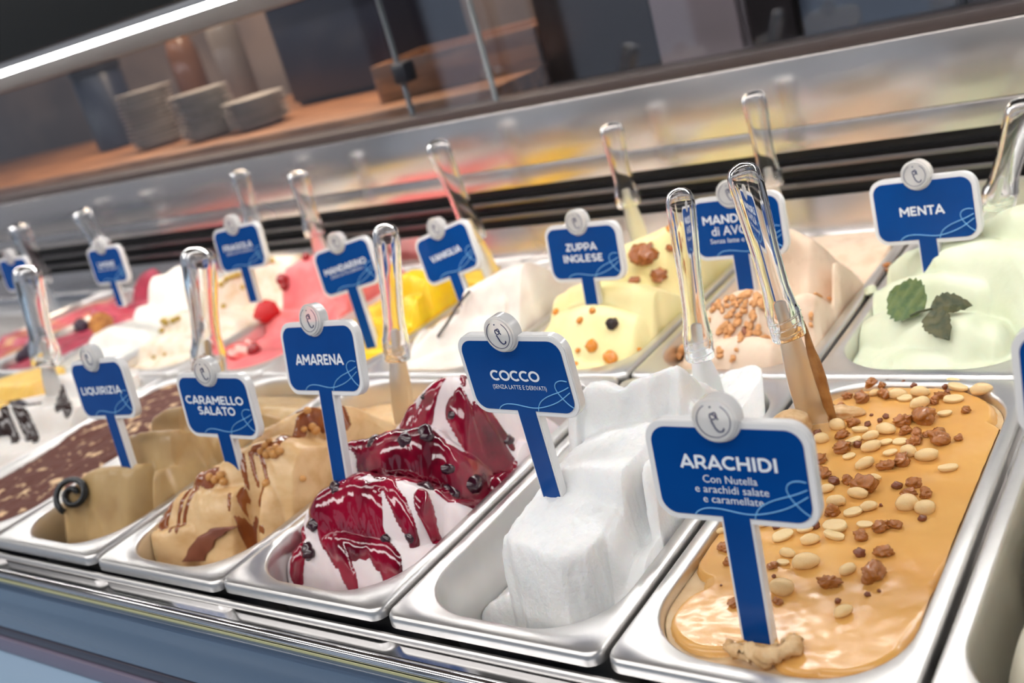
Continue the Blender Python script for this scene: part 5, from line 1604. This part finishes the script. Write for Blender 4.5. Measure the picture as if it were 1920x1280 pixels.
# strawberries and berries
STR = mat('strawberry_red', srgb(212, 30, 36), .25, col2=srgb(190, 18, 28), scale=160., lo=.5, hi=.6, bump=.4, bscale=420., sss=.2)
STW = mat('strawberry_flesh', srgb(246, 214, 200), .35, col2=srgb(232, 90, 84), scale=60., sss=.3)
BER = mat('dark_berry', srgb(36, 26, 44), .3, bump=.5, bscale=200., col2=srgb(58, 36, 60), scale=80.)
REDB = mat('red_currant', srgb(150, 24, 30), .15, coat=.4, sss=.2)
SW = ['red strawberry on the front fold of the pink ice cream', 'cut strawberry showing pale flesh at the front rim of the pink ice cream', 'round red currant at the front of the pink ice cream', 'narrow strawberry slice beside the clear spatula handle',
      'red currant on the middle fold of the pink ice cream, larger of two', 'red currant on the middle fold of the pink ice cream, smaller of two', 'red currant near the top of the pink ice cream']
for i, q in enumerate(DATA['straw']):
    x, y, s = q[:3]
    kd = q[3] if len(q) > 3 else 'whole'
    loc, e = rest('strawberry', x, y, .5, s * .2)
    if kd == 'berry':
        put('red_currant', lump('red_currant', .5, .5, .48, 2, .05, 1, REDB), loc, e, SW[i], 'berry', 'red currants on the pink ice cream', s)
    elif kd == 'whole':
        put('strawberry', lump('strawberry', .5, .40, .36, 6, .16, .9, STR), loc, e, SW[i], 'strawberry', None, s)
    else:
        t = thing('strawberry', SW[i], 'strawberry', loc, (R(50), R(20), R(40)))
        k = s if kd == 'half' else s * .8
        link('skin', lump('skin', .5 * k, .34 * k, .22 * k, 5, .1, .9, STR, flat=.2), None, t)
        o = link('flesh', lump('flesh', .43 * k, .27 * k, .03 * k, 5, .06, .9, STW), None, t)
        o.location = (0, 0, .05 * k)
BW = ['dark berry on the ridge of the crimson ice cream, by the white one', 'dark berry at the far side of the crimson ice cream, upper', 'dark berry at the front of the crimson ice cream', 'dark berry at the far side of the crimson ice cream, lower']
for i, (x, y, s) in enumerate(DATA['berry']):
    loc, e = rest('raspberry', x, y, 0, s * .3)
    put('dark_berry', lump('dark_berry', .5, .46, .46, 4 + i, .2, 2.2, BER), loc, e, BW[i], 'berry', 'dark berries on the crimson ice cream', s)
# wafer and vanilla pod
x, y, s = DATA['waffle'][0]
WAF = mat('golden_wafer', srgb(206, 142, 70), .5, col2=srgb(168, 104, 48), scale=140., bump=.5, bscale=260.)
t = thing('wafer', 'round golden wafer stuck upright in the pure white ice cream', 'wafer', surf('lemon', x + .004, y, .008), (R(72), 0, R(48)))
bm = bmesh.new()
bmesh.ops.create_cone(bm, cap_ends=True, segments=30, radius1=.0180, radius2=.0180, depth=.0045)
bm_link('disc', bm, WAF, t, True, 40)
for k in range(-3, 4):
    h = math.sqrt(max(0.0172 ** 2 - (k * .004) ** 2, 0))
    for z in (.0024,):
        tube('ridge', [(k * .004, -h, z), (k * .004, h, z)], .0006, WAF, t, 5)
(xa_, ya_, _), (xb_, yb_, _) = DATA['pod']
pa, pb = surf('vanilla', xa_, ya_, .008), surf('vanilla', xb_, yb_, .003)
tag(tube('vanilla_pod', spline([pa, pa.lerp(pb, .35) + Vector((0, 0, .002)), pa.lerp(pb, .7), pb], 5), .0016, mat('dark_pod', srgb(58, 46, 44), .4), None, 8), 'thin dark vanilla pod lying on the off-white ice cream', 'vanilla pod')
# nut crumbs on the nut cream
PIS = mat('green_nut', srgb(196, 156, 60), .45, col2=srgb(160, 138, 56), scale=160.)
PI = [lump('nut_crumb', .5, .4, .35, s, .4, 1.8, PIS) for s in (3, 8)]
for i, (x, y, s) in enumerate(DATA['pist']):
    loc, e = rest('pistachio', x, y, rng.uniform(0, 6), s * .2)
    zone = 'on the tall back fold' if y > .2 else 'on the front folds'
    put('nut_crumb', PI[i % 2], loc, e, 'greenish nut crumb %s of the nut cream ice cream' % zone, 'nut', 'greenish nut crumbs ' + zone, s)
bpy.context.view_layer.update()
